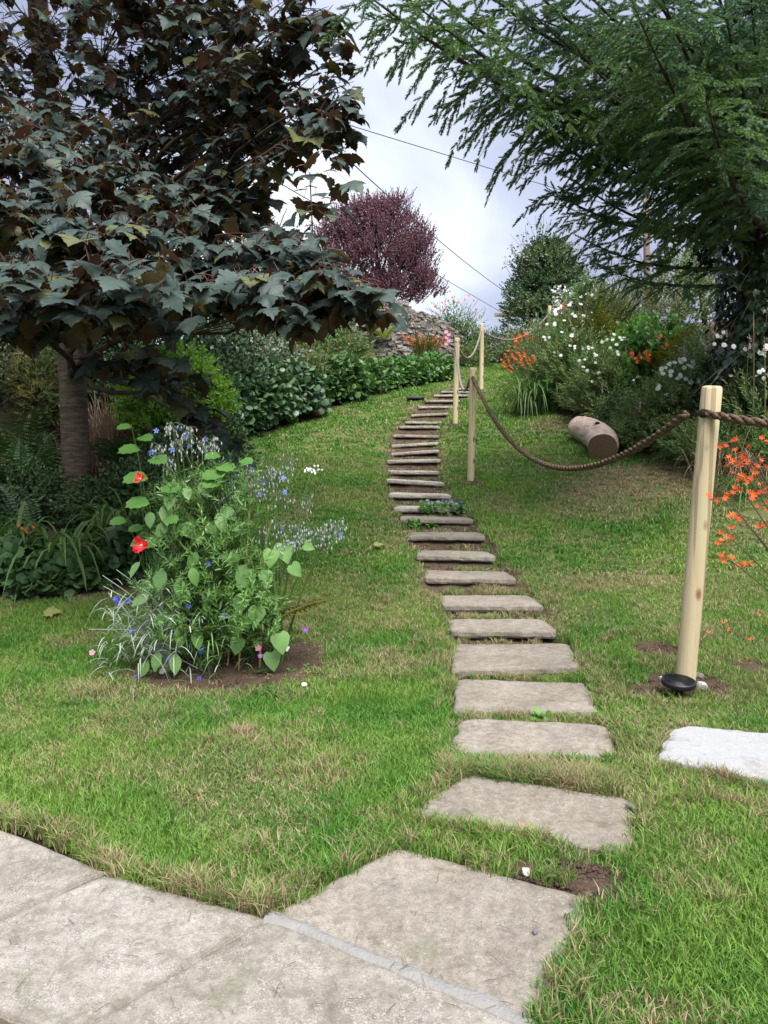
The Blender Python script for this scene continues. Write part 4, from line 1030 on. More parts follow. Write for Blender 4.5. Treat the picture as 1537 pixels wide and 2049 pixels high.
def strapplant(px, d, n, Ln, w, m, lab, sd, az=None, rise=(.9, 1.3), out=(.45, .95), droop=(.7, 1.35), flowers=(), cat='crocosmia', seg=None, base=None, rad=.14, fs=.022, names='strap_plant', lift=0.):
    b = at(px, 0, d) + A_([0, 0, lift]) if base is None else base; root = empty(names, tuple(b), lab, cat, 'clumps of arching strap leaves')
    rs = random.Random(sd)
    big = min(n, 60)
    for i in range(big):
        g = Geo(); strap_clump(b, 1, Ln, w, m, rad, rise, out, droop, az, g, sd*97+i); g.build('leaf', parent=root)
    if n > big: strap_clump(b, n-big, Ln*.9, w*.9, m, rad*1.2, rise, out, droop, az, None, sd+500).build('leaf_mass', parent=root, kind='stuff')
    g = Geo(); cnt = 0
    for f_ in flowers:     # (tip point, number of blooms, spread)
        tip = A_(f_[0]); mid = (b + tip)/2 + [0, 0, .25*np.linalg.norm(tip-b)*.5]; c_ = bez(b, mid, tip, 9)
        tube(c_, np.linspace(.004, .0015, 9), 'stem_brown' if len(f_) > 3 else 'stem_green', 4, False, g)
        back_ = c_[-1]-c_[-3]; back_ /= np.linalg.norm(back_)
        for j in range(f_[1]):
            p = tip - back_*f_[2]*j/max(1, f_[1]-1) + A_([rs.uniform(-.012, .012), rs.uniform(-.012, .012), .014 + rs.uniform(0, .015)])
            bloom('crocosmia', p, (rs.uniform(-.8, .5), rs.uniform(-1.1, .1), rs.uniform(.1, 1)), fs*rs.uniform(.75, 1.2), root); cnt += 1
    if flowers: g.build('flower_stem', parent=root)
    return root
strapplant(120, 6.42, 50, .62, .034, 'leaf_strap_lit', 'arching strap leaves at the foot of the maple, nearest the lawn', 1, rise=(1.4, 2.1), out=(.45, .95), droop=(1.3, 2.1), lift=.14, flowers=[(P(40, 1058, 6.5), 5, .09), (P(70, 1060, 6.6), 3, .05)])
strapplant(235, 7.0, 60, .7, .032, 'leaf_strap_lit', 'strap leaf clump in front of the maple trunk foot on its right side', 2, rise=(1.4, 2.1), out=(.4, .9), droop=(1.2, 2.0), lift=.15)
strapplant(20, 6.7, 44, .65, .034, 'leaf_strap_lit', 'strap leaf clump at the left edge above the boulder', 3, rise=(1.4, 2.1), out=(.4, .9), droop=(1.2, 2.0), lift=.15)
fl = [(P(x_, y_, 10.6+random.random()*.5), 4, .10) for x_, y_ in ((385, 778), (398, 805), (372, 792), (440, 862), (463, 866), (478, 880), (445, 880), (455, 850), (487, 868), (425, 830), (405, 835), (470, 890))]
strapplant(400, 10.9, 110, .85, .02, 'leaf_bright', 'green clump with scattered orange flowers beside the bluish mounds', 4, rise=(.9, 1.3), out=(.2, .6), droop=(.3, .8), flowers=fl, fs=.022)
fl = [(P(x_, y_, 20.5), 5, .16) for x_, y_ in [(804+i*7, 672+(i*37 % 23)) for i in range(14)]]
b = at(850, 0, 20.7); b[2] += .55
strapplant(0, 0, 170, .95, .022, 'leaf_olive', 'orange flowering clump in front of the stone wall', 5, rise=(.9, 1.25), out=(.2, .6), droop=(.3, .8), flowers=fl, fs=.036, base=b, rad=.3)
b = at(896, 0, 20.4); root = empty('pink_flower', tuple(b), 'single pink blooming spike beside the orange clump at the wall', 'flower'); tube([b, P(893, 662, 20.2)], [.012, .006], 'stem_green', 5).build('stem', parent=root)
for j in range(5): bloom('pinkbloom', P(893 + (j % 2)*5, 664 + j*6, 20.15), (0, -1, .4), .055, root)
# right of the path: big arching clump
fl = [(P(x_, y_, 13.4+random.random()*.6), 5, .14) for x_, y_ in ((1003, 722), (1010, 712), (1020, 704), (1030, 697), (1038, 708), (1046, 700), (1052, 715), (1035, 720), (1018, 728), (1005, 733), (1060, 722), (1068, 715), (1026, 715), (1012, 735), (1044, 724))]
strapplant(1068, 13.9, 260, 1.05, .026, 'leaf_strap', 'large clump of arching leaves with orange flowers right of the path', 6, rise=(1.3, 1.9), out=(.35, .85), droop=(1.0, 1.8), flowers=fl, fs=.028, rad=.30)
fl = [(P(x_, y_, 16.5), 5, .14) for x_, y_ in ((1040, 672), (1052, 668), (1064, 676), (1075, 684), (1030, 680), (1130, 610), (1150, 600))]
strapplant(1075, 16.3, 90, 1.2, .02, 'leaf_strap', 'taller orange flowering clump behind the arching one', 7, rise=(1.1, 1.4), out=(.2, .5), droop=(.2, .6), flowers=fl, fs=.045)

# ------------------------------------------------------------------ right border
RB = [(1105, 15.0, 1.35, .75, SP_FINE, 420, 1.1, 'fine leaved dark green bush behind the arching orange clump'),
      (1150, 13.9, 1.35, .75, SP_MID, 420, 1.1, 'bushy daisy plant above the log, left one'),
      (1215, 12.6, 1.15, .7, SP_MID, 420, 1.0, 'daisy plant directly above the log'),
      (1185, 16.0, 1.9, .9, SP_MID, 420, 1.2, 'tall daisy plant at the top of the right bank'),
      (1265, 15.0, 1.9, 1.0, SP_OLI, 420, 1.2, 'olive green feathery bush at the top of the right bank'),
      (1290, 12.6, 1.35, .7, SP_BRI, 240, 1.15, 'bush with broad bright green leaves in the right border'),
      (1350, 12.4, 1.2, .7, SP_UND, 420, 1.0, 'dark bush in the middle of the right border'),
      (1330, 10.6, .85, .6, SP_MID, 360, .9, 'low daisy plant right of the log'),
      (1410, 10.8, 1.15, .75, SP_MID, 420, .95, 'daisy plant behind the nearest post'),
      (1480, 9.8, 1.0, .7, SP_UND, 420, .9, 'dark bush at the right edge with white daisies'),
      (1560, 9.2, 1.1, .7, SP_MID, 380, .9, 'leafy bush cut by the right edge of the view'),
      (1360, 16.2, 1.9, .9, SP_MIDO, 380, 1.2, 'yellowish green shrub beneath the bird feeder'),
      (1440, 9.2, .6, .5, SP_FINE, 300, .8, 'low fine leaved plant at the border edge behind the nearest post'),
      (1265, 11.3, .7, .5, SP_UND, 300, .8, 'low dark plant beside the cut end of the log'),
      (1120, 19.0, 1.7, .9, SP_MIDO, 300, 1.3, 'green bush below the dark round tree')]
WHITE = [[], [(1105,640),(1118,652),(1135,668),(1150,690),(1122,700),(1165,705),(1098,672)], [(1180,700),(1195,716),(1230,668),(1238,680),(1200,745),(1245,700),(1218,690),(1160,728),(1185,752),(1270,760)],
         [(1130,610),(1145,622),(1160,598),(1175,612),(1190,600),(1165,640),(1150,655),(1205,625),(1182,648),(1120,628)], [], [], [], [(1345,735),(1352,760),(1318,742),(1360,725),(1330,778)],
         [(1370,742),(1385,755),(1350,725),(1415,690),(1392,735),(1380,728),(1430,652),(1400,768)], [(1437,675),(1498,705),(1438,700),(1505,762),(1520,770),(1480,690),(1470,740)], [(1530,700),(1515,745)], [], [], [], []]
for i, (px, d, h, r, sp, n, s_, lab) in enumerate(RB):
    b = at(px, 0, d); root = shrub('border_plant', b, mound(h, r), n, sp, s_, lab, 'plant', 'leafy plants of the right border', seed=150+i, stem='stem_green', stem_r=.01, up_bias=.8, lump=.4)
    rs = random.Random(i)
    for (fx, fy) in WHITE[i]:
        for j in range(3):
            p = P(fx + rs.uniform(-14, 14), fy + rs.uniform(-12, 12), d - r*.75 + rs.uniform(-.2, .2))
            bloom('daisy', p, (rs.uniform(-.6, .3), -1, rs.uniform(.2, 1.2)), .030*d/11*rs.uniform(.7, 1.1)*(1.3 if i in (7, 8, 9, 10) else 1), root)
for i, (px, d, lab) in enumerate(((1170, 13.3, 'low leafy edging plant left of the log'), (1235, 11.8, 'low leafy edging plant just behind the log'), (1290, 10.6, 'low leafy edging plant right of the log'), (1345, 10.1, 'low leafy edging plant beneath the rope end'), (1400, 9.6, 'low leafy edging plant behind the nearest post'), (1455, 9.3, 'low leafy edging plant right of the nearest post'), (1515, 9.0, 'low leafy edging plant at the right edge'), (1125, 14.3, 'low leafy edging plant beside the arching clump'))):
    b = at(px, 0, d); root = shrub('edging_plant', b, mound(.5, .48), 260, SP_MIDO if i % 2 else SP_MID, .75, lab, 'plant', 'low edging plants of the right border', seed=400+i, stem='stem_green', stem_r=.006, lump=.4)
# airy white spray on the skyline
b = at(1235, 0, 16.8); root = empty('white_spray_plant', tuple(b), 'airy pale white flower sprays along the skyline above the right border', 'flowering plant'); rs = np.random.default_rng(3); g = Geo()
k = 900; u = rs.random(k); T = np.stack([P(1105+250*a, 560+60*c+25*abs(a-.45), 16.8+rs.normal(0, .5)) for a, c in zip(u, rs.random(k)**.8)])
g.inst(petals(6, 'white_spray', .5, .0, .2).proto(), frames(unit(k), unit(k))*(.022+.02*rs.random(k))[:, None, None], T)
for j in range(0, k, 6): tube(bez(b + [rs.normal(0, .4), 0, .6], (b+T[j])/2 + [0, 0, .5], T[j], 5), .004, 'leaf_grey', 3, False, g)
g.build('flower_spray', parent=root, kind='stuff')
for px, d, Ln, nf, m, lab, sd in ((1240, 14.0, 1.35, 12, 'leaf_fern_olive', 'large olive green fern in the upper right border', 11), (1330, 11.9, 1.15, 11, 'leaf_fern_olive', 'brownish olive fern beside the broad leaved bush', 12), (1175, 15.2, 1.3, 9, 'leaf_fern_olive', 'olive fern near the skyline over the log', 13)):
    b = at(px, 0, d); b[2] += .35; fern('fern', b, nf, Ln, m, lab, 'ferns of the right border', rise=(1.0, 1.35), out=(.3, .6), droop=(.3, .6), seed=sd, width=.24)
fl = [(P(x_, y_, 10.9), 4, .08) for x_, y_ in ((1265, 708), (1280, 712), (1292, 705), (1272, 720), (1298, 715), (1322, 675), (1335, 690))]
strapplant(1290, 11.6, 70, .9, .022, 'leaf_strap', 'strap leaves with a few orange flowers in the middle of the right border', 8, flowers=fl, fs=.03, rise=(1, 1.3), out=(.3, .7))
b = at(1460, 0, 8.7); root = empty('dry_grass_clump', tuple(b), 'straw coloured grass tangle behind the nearest post', 'ornamental grass')
strap_clump(b, 150, 1.0, .009, 'dry_stem', .35, rise=(.9, 1.4), out=(.2, .7), droop=(.4, 1.2), seed=8).build('blade', parent=root, kind='stuff')
strapplant(1250, 10.7, 46, .7, .018, 'leaf_strap', 'narrow strap leaves spilling down beside the log', 9, az=(3.0, 6.2), out=(.3, .8))
strapplant(1500, 8.2, 60, .7, .018, 'leaf_strap', 'narrow dark strap leaves at the right edge', 10)
plain('mauve', (.42, .22, .40), .8, .1, (.6, .4, .56), 60)
for px, py, d, lab in ((1205, 765, 11.6, 'mauve flower spike above the log, left of the strap leaves'), (1280, 800, 10.2, 'mauve flower spike right of the log'), (1500, 670, 8.9, 'tall mauve flower spike at the right edge'), (1370, 690, 10.5, 'faded mauve flower spike behind the nearest post')):
    t = P(px, py, d); b = A_([t[0]+.1, d+.3, float(H(t[0], d+.3))]); root = empty('flower_spike', tuple(b), lab, 'flower', 'mauve flower spikes of the right border'); c_ = bez(b, (b+t)/2+[0, 0, .1], t, 8)
    tube(c_, .004, 'stem_green', 4).build('stem', parent=root); g = Geo(); k = 40; tt = rs.random(k)**.8*.16
    g.inst([(A_([(-.4, 0, 0), (.4, 0, 0), (0, 1, .2)]), np.array([(0, 1, 2)]), 'mauve')], frames(unit(k), unit(k))*.02, t - A_([0, 0, 1])*tt[:, None] + rs.normal(0, .008, (k, 3))); g.build('flower_head', parent=root)
for px, y0, lab in ((1508, 640, 'tall dry seed stalk nearest the right edge'), (1530, 690, 'dry seed stalk leaning out of view on the right')):
    t = P(px, y0, 8.6); b = A_([t[0]+.2, 8.9, float(H(t[0]+.2, 8.9))]); root = empty('dry_stalk', tuple(b), lab, 'dry stalk', 'dry stalks of the right border'); tube(bez(b, (b+t)/2+[.02, 0, .1], t, 9), np.linspace(.009, .004, 9), 'dry_stem', 5).build('stalk', parent=root)
    Geo().inst(sprig(leaf('lance', 'dry_stem'), 8, .08, .03, 'dry_stem'), frames(A_([[0, 0, 1.]]), A_([[0, -1., 0]])), A_([t])).build('seed_head', parent=root)

# ------------------------------------------------------------------ foreground crocosmia on the right
b = A_([2.62, 3.75, float(H(2.62, 3.75))]); root = empty('crocosmia', tuple(b), 'vivid orange red crocosmia sprays in front at the right edge beside the post', 'crocosmia')
rs2 = random.Random(12)
sprays = [((1440, 888), (1475, 882)), ((1455, 930), (1500, 915)), ((1468, 925), (1520, 938)), ((1420, 1000), (1452, 995)), ((1445, 1060), (1490, 1045)), ((1500, 1000), (1537, 975)), ((1435, 1085), (1465, 1080)), ((1508, 950), (1545, 930)), ((1470, 950), (1500, 960)), ((1528, 885), (1560, 880)), ((1515, 1060), (1545, 1045)), ((1460, 1035), (1480, 1030)), ((1440, 1118), (1462, 1122)), ((1478, 1140), (1500, 1130)), ((1490, 925), (1525, 925)), ((1480, 960), (1520, 968)), ((1500, 985), (1540, 990)), ((1455, 985), (1480, 975)), ((1520, 1010), (1550, 1015)), ((1465, 910), (1500, 900))]
g = Geo()
for i, (a0, a1) in enumerate(sprays):
    dd = 3.9 + .25*math.sin(i*2.1); tip = P(a0[0], a0[1], dd); inn = P(a1[0], a1[1], dd + .03); mid = (b + inn)/2 + [-.1, 0, .2]
    c_ = np.concatenate([bez(b, mid, inn, 9), [tip]]); tube(c_, np.linspace(.005, .0025, 10), 'stem_brown', 4, False, g)
    for j in range(5):
        p = inn + (tip-inn)*j/4*1.0 + A_([rs2.uniform(-.01, .01), rs2.uniform(-.02, .02), rs2.uniform(-.02, .025)])
        bloom('crocosmia', p, (rs2.uniform(-1, .2), rs2.uniform(-1.2, 0), rs2.uniform(-.1, .9)), rs2.uniform(.012, .020), root)
g.build('flower_stem', parent=root)
for i in range(34):
    g = Geo(); strap_clump(b + A_([.05, 0, 0]), 1, .75, .028, 'leaf_strap', .12, (.7, 1.1), (.2, .8), (.4, 1.1), (1.2, 5.2), g, 900+i); g.build('leaf', parent=root)

# ------------------------------------------------------------------ skyline plants
b = at(905, 0, 23.6); root = empty('rose_bush', tuple(b), 'sparse rose bush with pink and red blooms against the sky at the wall end', 'rose bush'); rs = np.random.default_rng(9)
fill([(P(905, 640, 23.6), A_([.7, .5, .55])), (P(925, 660, 23.4), A_([.8, .5, .6])), (P(880, 665, 23.4), A_([.4, .4, .5]))], 170, sp_oval('leaf_bright', 5, .2, .06), 1.2, inner=.1, seed=3).build('foliage', parent=root, kind='stuff')
for (x_, y_) in ((872, 612), (885, 606), (897, 602), (905, 596), (882, 622), (938, 592), (930, 600), (948, 602), (918, 606), (875, 630), (952, 620), (960, 632), (893, 615)):
    bloom('rosebloom', P(x_, y_, 23.1), (rs.normal(0, .3), -1, .5), .042, root)
g = Geo(); 
for j in range(16): tube(bez(b, b + [rs.normal(0, .2), 0, .8], P(905+rs.normal(0, 28), 615+rs.normal(0, 14), 23.5), 6), np.linspace(.012, .004, 6), 'stem_brown', 4, False, g)
g.build('stem', parent=root)
for i, (px, d, h, r, sp, n, lab) in enumerate(((925, 25.0, 1.3, .8, SP_MIDO, 260, 'green bush at the crest behind the third post'), (880, 24.6, 1.3, .7, SP_DARK, 260, 'dark bush at the end of the stone wall'), (975, 27.0, 1.0, .9, SP_UND, 260, 'dark low bush on the crest left of the round tree'),
      (1015, 25.0, .9, .8, SP_GREY, 240, 'greyish flowering bush on the crest beneath the rope'), (940, 23.2, .6, .6, SP_MIDO, 160, 'low green plant on the crest beside the fourth post'), (1055, 22.0, 1.2, .8, SP_MIDO, 260, 'green bush on the crest in front of the round tree'))):
    shrub('crest_bush', at(px, 0, d), mound(h, r), n, sp, 1.5, lab, 'bush', 'bushes along the crest', seed=300+i)
# dark round tree
b = at(1090, 0, 27); c_ = P(1090, 590, 27); root = empty('round_tree', tuple(b), 'dark dense round topped tree on the crest', 'tree')
tube([b, c_], [.18, .1], 'bark_dark', 8).build('trunk', parent=root)
lb = [(P(1090, 560, 27), A_([1.05, 1.0, 1.25])), (P(1078, 610, 27), A_([1.25, 1.1, 1.1])), (P(1110, 600, 27), A_([1.15, 1.1, 1.2])), (P(1088, 640, 26.6), A_([1.3, 1.1, .8])), (P(1100, 525, 27), A_([.7, .7, .75]))]
fill(lb, 3600, SP_RND, 1.25, inner=.45, seed=7, lump=.12, jit=.5).build('crown', parent=root, kind='stuff')
g = Geo(); rs = np.random.default_rng(2); sp_ = sprig(leaf('oval', 'leaf_round_tree'), 9, .5, .07, 'stem_brown', .008)
for k in range(46):
    a = rs.random()*2.6 + .25; r0 = A_([np.cos(a)*.9, 0, np.sin(a)*1.3]); p = c_ + r0*1.0 + [0, rs.normal(0, .5), .2]; q_ = c_ + r0*rs.uniform(1.35, 1.75) + [rs.normal(0, .15), rs.normal(0, .5), .45]
    tube(bez(p, (p+q_)/2 + [rs.normal(0, .1), 0, 0], q_, 5), [.012, .01, .008, .006, .004], 'stem_brown', 3, False, g)
    for j in range(7):
        t = rs.random(); g.inst(leaf('oval', 'leaf_round_tree'), frames(unit(1), unit(1))*.10, (p+(q_-p)*t)[None] + rs.normal(0, .07, (1, 3)))
g.build('twigs', parent=root, kind='stuff')
# purple tree
b = at(757, 0, 24.5); root = empty('purple_tree', tuple(b), 'purple leaved tree behind the stone wall', 'tree'); c_ = P(757, 520, 24.5)
g = tube([b, b*.5+c_*.5, c_], [.16, .12, .07], 'bark_dark', 8); g.build('trunk', parent=root)
PL = [(760, 500, 80, 78), (700, 520, 55, 60), (815, 540, 55, 60), (790, 440, 32, 42), (725, 445, 42, 38), (680, 470, 38, 40), (840, 500, 26, 40), (850, 580, 32, 40), (780, 590, 75, 40), (650, 500, 25, 40), (690, 590, 60, 45), (752, 430, 30, 25)]
fill([(P(x_, y_, 24.5), A_([a_, (a_+c2)/2, c2])*24.5/1500) for x_, y_, a_, c2 in PL], 5200, SP_PUR, 1.0, inner=.05, up_bias=1.5, jit=.5, lump=.62, low=-.6, seed=17).build('crown', parent=root, kind='stuff')
g = Geo()
for x_, y_, a_, c2 in PL:
    for j in range(1): tube(bez(c_ - [0, 0, .8], P(x_, y_+c2*.6, 24.5), P(x_ + random.uniform(-.6, .6)*a_, y_-c2*.9, 24.5), 6), np.linspace(.05, .008, 6), 'bark_dark', 4, False, g)
g.build('branch', parent=root)
# lime bush by the ivy trunk
b = at(1400, 0, 17.5); root = empty('lime_tree', tuple(b), 'bright lime green conifer rising beside the ivy trunk', 'tree')
fill([(P(1400, 560, 17.5), A_([.42, .4, .8])), (P(1412, 530, 17.5), A_([.35, .3, .7])), (P(1395, 610, 17.4), A_([.45, .4, .5]))], 900, SP_LIMEC, .8, inner=.3, up_bias=1.2, seed=4).build('foliage', parent=root, kind='stuff')
tube([b, P(1400, 560, 17.5)], .06, 'bark_dark', 6).build('trunk', parent=root)
# poles and cables
b = at(1290, 0, 33); t = P(1290, 250, 33); root = empty('utility_pole', tuple(b), 'weathered pinkish wooden utility pole rising behind the conifer', 'pole')
tube([b, t], [.15, .12], 'old_pole', 12).build('shaft', parent=root)
b2 = at(1060, 0, 36); t2 = P(1060, 585, 36); root2 = empty('utility_pole', tuple(b2), 'utility pole with a cross arm hidden behind the round tree', 'pole')
tube([b2, t2], [.15, .12], 'old_pole', 12).build('shaft', parent=root2)
a_, c2 = P(990, 630, 35.8), P(1130, 630, 35.8); g = Geo(); dx_ = (c2-a_)/2
V = [(a_ if s1 < 0 else c2) + A_([0, s2*.06, s3*.075]) for s1 in (-1, 1) for s2 in (-1, 1) for s3 in (-1, 1)]
F = [(0, 1, 3), (0, 3, 2), (4, 6, 7), (4, 7, 5), (0, 4, 5), (0, 5, 1), (2, 3, 7), (2, 7, 6), (1, 5, 7), (1, 7, 3), (0, 2, 6), (0, 6, 4)]
g.raw(V, F, 'old_pole', smooth=False).build('cross_arm', parent=root2)
for (x0, y0, d0), (x1, y1, d1), lab, sg in (((300, 128, 15), (1290, 432, 33), 'upper overhead cable running down to the pole behind the conifer', .0), ((300, -60, 9), (1048, 606, 35.8), 'middle overhead cable crossing the purple tree top', .35), ((300, 215, 13), (1002, 624, 35.7), 'lower overhead cable running behind the purple tree', .0)):
    p, q_ = P(x0, y0, d0), P(x1, y1, d1); t = np.linspace(0, 1, 40)[:, None]; c_ = p + (q_-p)*t; c_[:, 2] -= 4*sg*(t*(1-t))[:, 0]
    o = tube(c_, .011, 'cable', 5).build('overhead_cable', origin=p); tag(o, lab, 'cable', 'overhead cables')
# bird feeder
b = at(1352, 0, 18.5); root = empty('feeder_post', tuple(b), 'slim branching wooden post that carries the bird feeder', 'post')
t = P(1352, 528, 18.5); tube([b, t], [.05, .035], 'old_pole', 8).build('shaft', parent=root)
tube(bez(P(1352, 545, 18.5), P(1335, 535, 18.5), P(1325, 552, 18.4), 6), .014, 'bark_dark', 5).build('arm', parent=root)
tube(bez(P(1352, 550, 18.5), P(1366, 540, 18.5), P(1372, 520, 18.4), 6), .014, 'bark_dark', 5).build('arm', parent=root)
plain('feeder_yellow', (.62, .60, .12), .5, .4)
f0 = P(1325, 566, 18.4); root = empty('bird_feeder', tuple(f0 - A_([0, 0, .14])), 'small yellow bird feeder hanging from the post arm', 'bird feeder')
tube([f0 + A_([0, 0, -.13]), f0 + A_([0, 0, .06])], .065, 'feeder_yellow', 12).build('tube', parent=root)
tube([f0 + A_([0, 0, .06]), f0 + A_([0, 0, .10]), f0 + A_([0, 0, .12])], [.10, .05, .01], 'feeder_yellow', 12).build('lid', parent=root)
tube([f0 + A_([0, 0, .12]), P(1325, 552, 18.4)], .006, 'cable', 4).build('hook', parent=root)
tube([f0 + A_([0, 0, -.14]), f0 + A_([0, 0, -.13])], [.10, .10], 'feeder_yellow', 12).build('tray', parent=root)
# ------------------------------------------------------------------ stone wall
q = NT('wall_stone'); oi = q.n('ShaderNodeObjectInfo').outputs['Random']; w = q.world(); rr_ = q.math('FRACT', q.math('ADD', oi, q.attr('rnd')))
col = q.mix(rr_, (.12, .105, .095), (.31, .28, .26)); col = q.mix(q.rng(q.noise(3, 5, w), .45, .62), col, (.20, .17, .14)); col = q.mix(q.math('MULTIPLY', q.rng(q.noise(30, 4, w), .55, .62), .55), col, (.46, .46, .42))
q.done(q.bsdf(col, .92, .15, q.noise(25, 5, w), .8, .02))
plain('wall_core', (.075, .062, .05), .95, .1, (.12, .10, .08), 9, .8, 14)
def stone_v(rs):
    V = A_([(x, y, z) for x in (-.5, .5) for y in (-.5, .5) for z in (-.5, .5)])*1.0
    V = V*(1 - .0) + rs.uniform(-.13, .13, (8, 3)); return V
SF = np.array([(0, 1, 3), (0, 3, 2), (4, 6, 7), (4, 7, 5), (0, 4, 5), (0, 5, 1), (2, 3, 7), (2, 7, 6), (1, 5, 7), (1, 7, 3), (0, 2, 6), (0, 6, 4)])
def wall(line, label, seed, lim=10**9):
    """line: list of (x, y, foot z, top z) along the wall; courses of thin rough stones, each a part."""
    rs = np.random.default_rng(seed); line = A_(line); root = empty('stone_wall', tuple(line[0][:3]), label, 'wall')
    seg = np.linalg.norm(np.diff(line[:, :2], axis=0), axis=1); s_ = np.concatenate([[0], np.cumsum(seg)]); Lt = s_[-1]
    at_s = lambda u: A_([np.interp(u, s_, line[:, i]) for i in range(4)])
    # core
    u = np.linspace(0, Lt, 40); c = np.stack([at_s(x) for x in u]); tn = np.gradient(c[:, :2], axis=0); tn /= np.linalg.norm(tn, axis=1, keepdims=True); nr = np.stack([-tn[:, 1], tn[:, 0]], 1)
    V = []; 
    for sd, zc in ((-.2, 2), (-.16, 3), (.16, 3), (.2, 2)):
        p = c[:, :2] + nr*sd; z = c[:, zc] - (.12 if zc == 3 else .3) + (.06*fbm(u*3, u*0, 3) if zc == 3 else 0); V.append(np.concatenate([p, z[:, None]], 1))
    V = np.concatenate(V); n = 40; F = []
    for j in range(3):
        for i in range(n-1): a = j*n+i; F += [(a, a+1, a+n+1), (a, a+n+1, a+n)]
    for e_ in (0, n-1): F += [(e_, n+e_, 2*n+e_), (e_, 2*n+e_, 3*n+e_)]
    Geo().raw(V, F, 'wall_core', smooth=False).build('core', parent=root)
    meshes = []
    for k in range(14):
        g = Geo().raw(stone_v(rs), SF, 'wall_stone', 0, False); meshes.append(g.mesh('wall_stone'))
    items = []; zc = 0
    zt = (line[:, 3]-line[:, 2]).max() + .3
    hh = 0
    while hh < zt:
        h = rs.uniform(.05, .10); u = -rs.random()*.2
        while u < Lt:
            w_ = rs.uniform(.14, .42)*(1.0 if h > .07 else .9); um = u + w_/2; c_ = at_s(np.clip(um, 0, Lt)); z = c_[2] - .15 + hh + h/2
            t_ = at_s(min(Lt, um+.1))[:2] - at_s(max(0, um-.1))[:2]; a = math.atan2(t_[1], t_[0])
            top = c_[3] - .0 + .10*(fbm(A_([um*2.3]), A_([seed*1.]), seed, 3)[0]-.5)*2
            if z < top - .02:
                nn = A_([math.sin(a), -math.cos(a)]);
                items.append((c_[0] + nn[0]*(.17+rs.uniform(-.02, .035)), c_[1] + nn[1]*(.17+rs.uniform(-.02, .035)), z, a, w_*1.0, .22, h*1.03, rs.uniform(-.12, .12)))
                if z > top - .12: items.append((c_[0] + rs.uniform(-.05, .05), c_[1]+rs.uniform(-.05, .05), z + .04, a, w_, .30, h, rs.uniform(-.25, .25)))
            u += w_ + .008
        hh += h
    base = A_(root.location)
    # largest in view first
    it = A_(items); px, py = proj(it[:, :3]); vis = (px > 0) & (px < 1537)
    order = np.argsort(-(it[:, 4]*it[:, 6]/it[:, 1]**2)*vis); keep = order[:min(lim, 290)]; rest = order[min(lim, 290):]
    for j in keep:
        x, y, z, a, w_, dp, h, tl = it[j]; o = bpy.data.objects.new('stone', meshes[j % 14]); C.objects.link(o); o.parent = root
        o.location = A_([x, y, z]) - base; o.rotation_euler = (0, tl, a); o.scale = (w_, dp, h)
    if len(rest):
        g = Geo(); vs = [stone_v(rs) for _ in range(6)]
        for j in rest:
            x, y, z, a, w_, dp, h, tl = it[j]; Rm = rotz(A_([a]))@roty(A_([tl])); g.inst([(vs[j % 6], SF, 'wall_stone')], Rm*A_([w_, dp, h])[None, None, :], A_([[x, y, z]]))
        for i in range(len(g.Sm)): g.Sm[i][:] = False
        g.build('small_stones', parent=root, kind='stuff')
    return root
def wl(px, d, ytop):
    x = (px-768.5)/1500*d; return (x, d, float(H(x, d)), zat(ytop, d))
wall([wl(620, 19.5, 560), wl(690, 19.8, 562), wl(755, 20.3, 588), wl(800, 21.0, 612), wl(860, 22.3, 638), wl(905, 23.5, 668)], 'grey rubble stone wall stepping down behind the left border', 1)
wall([wl(712, 18.7, 655), wl(735, 18.4, 648), wl(770, 18.7, 672), wl(800, 19.3, 700)], 'broken buttress of thin stones standing in front of the long wall', 2)
for px, py, d, Ln, lab, sd in ((768, 682, 18.1, .62, 'yellow green fern growing out of the front of the wall', 21), (735, 640, 18.7, .75, 'yellow green fern on top of the broken wall end', 22), (712, 625, 19.0, .7, 'yellow green fern higher on the wall partly behind maple leaves', 23)):
    fern('wall_fern', P(px, py, d), 9, Ln, 'leaf_fern_lime', lab, 'yellow green ferns on the wall', rise=(.7, 1.1), out=(.4, .7), droop=(.2, .5), seed=sd, width=.25, n=16)
# ------------------------------------------------------------------ maple
q = NT('leaf_maple'); r = q.math('FRACT', q.math('ADD', q.attr('rnd'), q.n('ShaderNodeObjectInfo').outputs['Random'])); w = q.world()
top = q.mix(r, (.020, .042, .036), (.048, .080, .064)); top = q.mix(q.rng(r, .92, .95), top, (.11, .12, .035))
top = q.mix(q.math('MULTIPLY', q.rng(q.noise(22, 3, w), .45, .6), .35), top, (.085, .11, .09))
bk = q.mix(r, (.050, .026, .022), (.085, .055, .028)); bk = q.mix(q.rng(r, .86, .92), bk, (.14, .12, .03))
col = q.mix(q.n('ShaderNodeNewGeometry').outputs['Backfacing'], top, bk)
b_ = q.bsdf(col, .52, .36, q.noise(55, 3, w), .35, .004); t_ = q.n('ShaderNodeBsdfTranslucent'); q.l(q.mix(r, (.10, .035, .02), (.16, .13, .03)), t_.inputs[0])
m_ = q.n('ShaderNodeMixShader'); m_.inputs[0].default_value = .16; q.l(b_, m_.inputs[1]); q.l(t_.outputs[0], m_.inputs[2]); q.done(m_.outputs[0])
leafmat('petiole_red', (.10, .03, .022), (.17, .07, .04), None, trans=0)
tb = A_([(155-768.5)/1500*8.7, 8.7, 0]); tb[2] = float(H(tb[0], tb[1])) - .05
maple = empty('maple_tree', tuple(tb), 'large dark red leaved maple filling the upper left of the view', 'tree')
tp = [tb, P(152, 900, 8.7), P(146, 760, 8.7), P(138, 620, 8.75), P(122, 450, 8.8), P(98, 250, 8.9), P(80, 60, 9.0), P(60, -200, 9.1), P(60, -500, 9.2)]
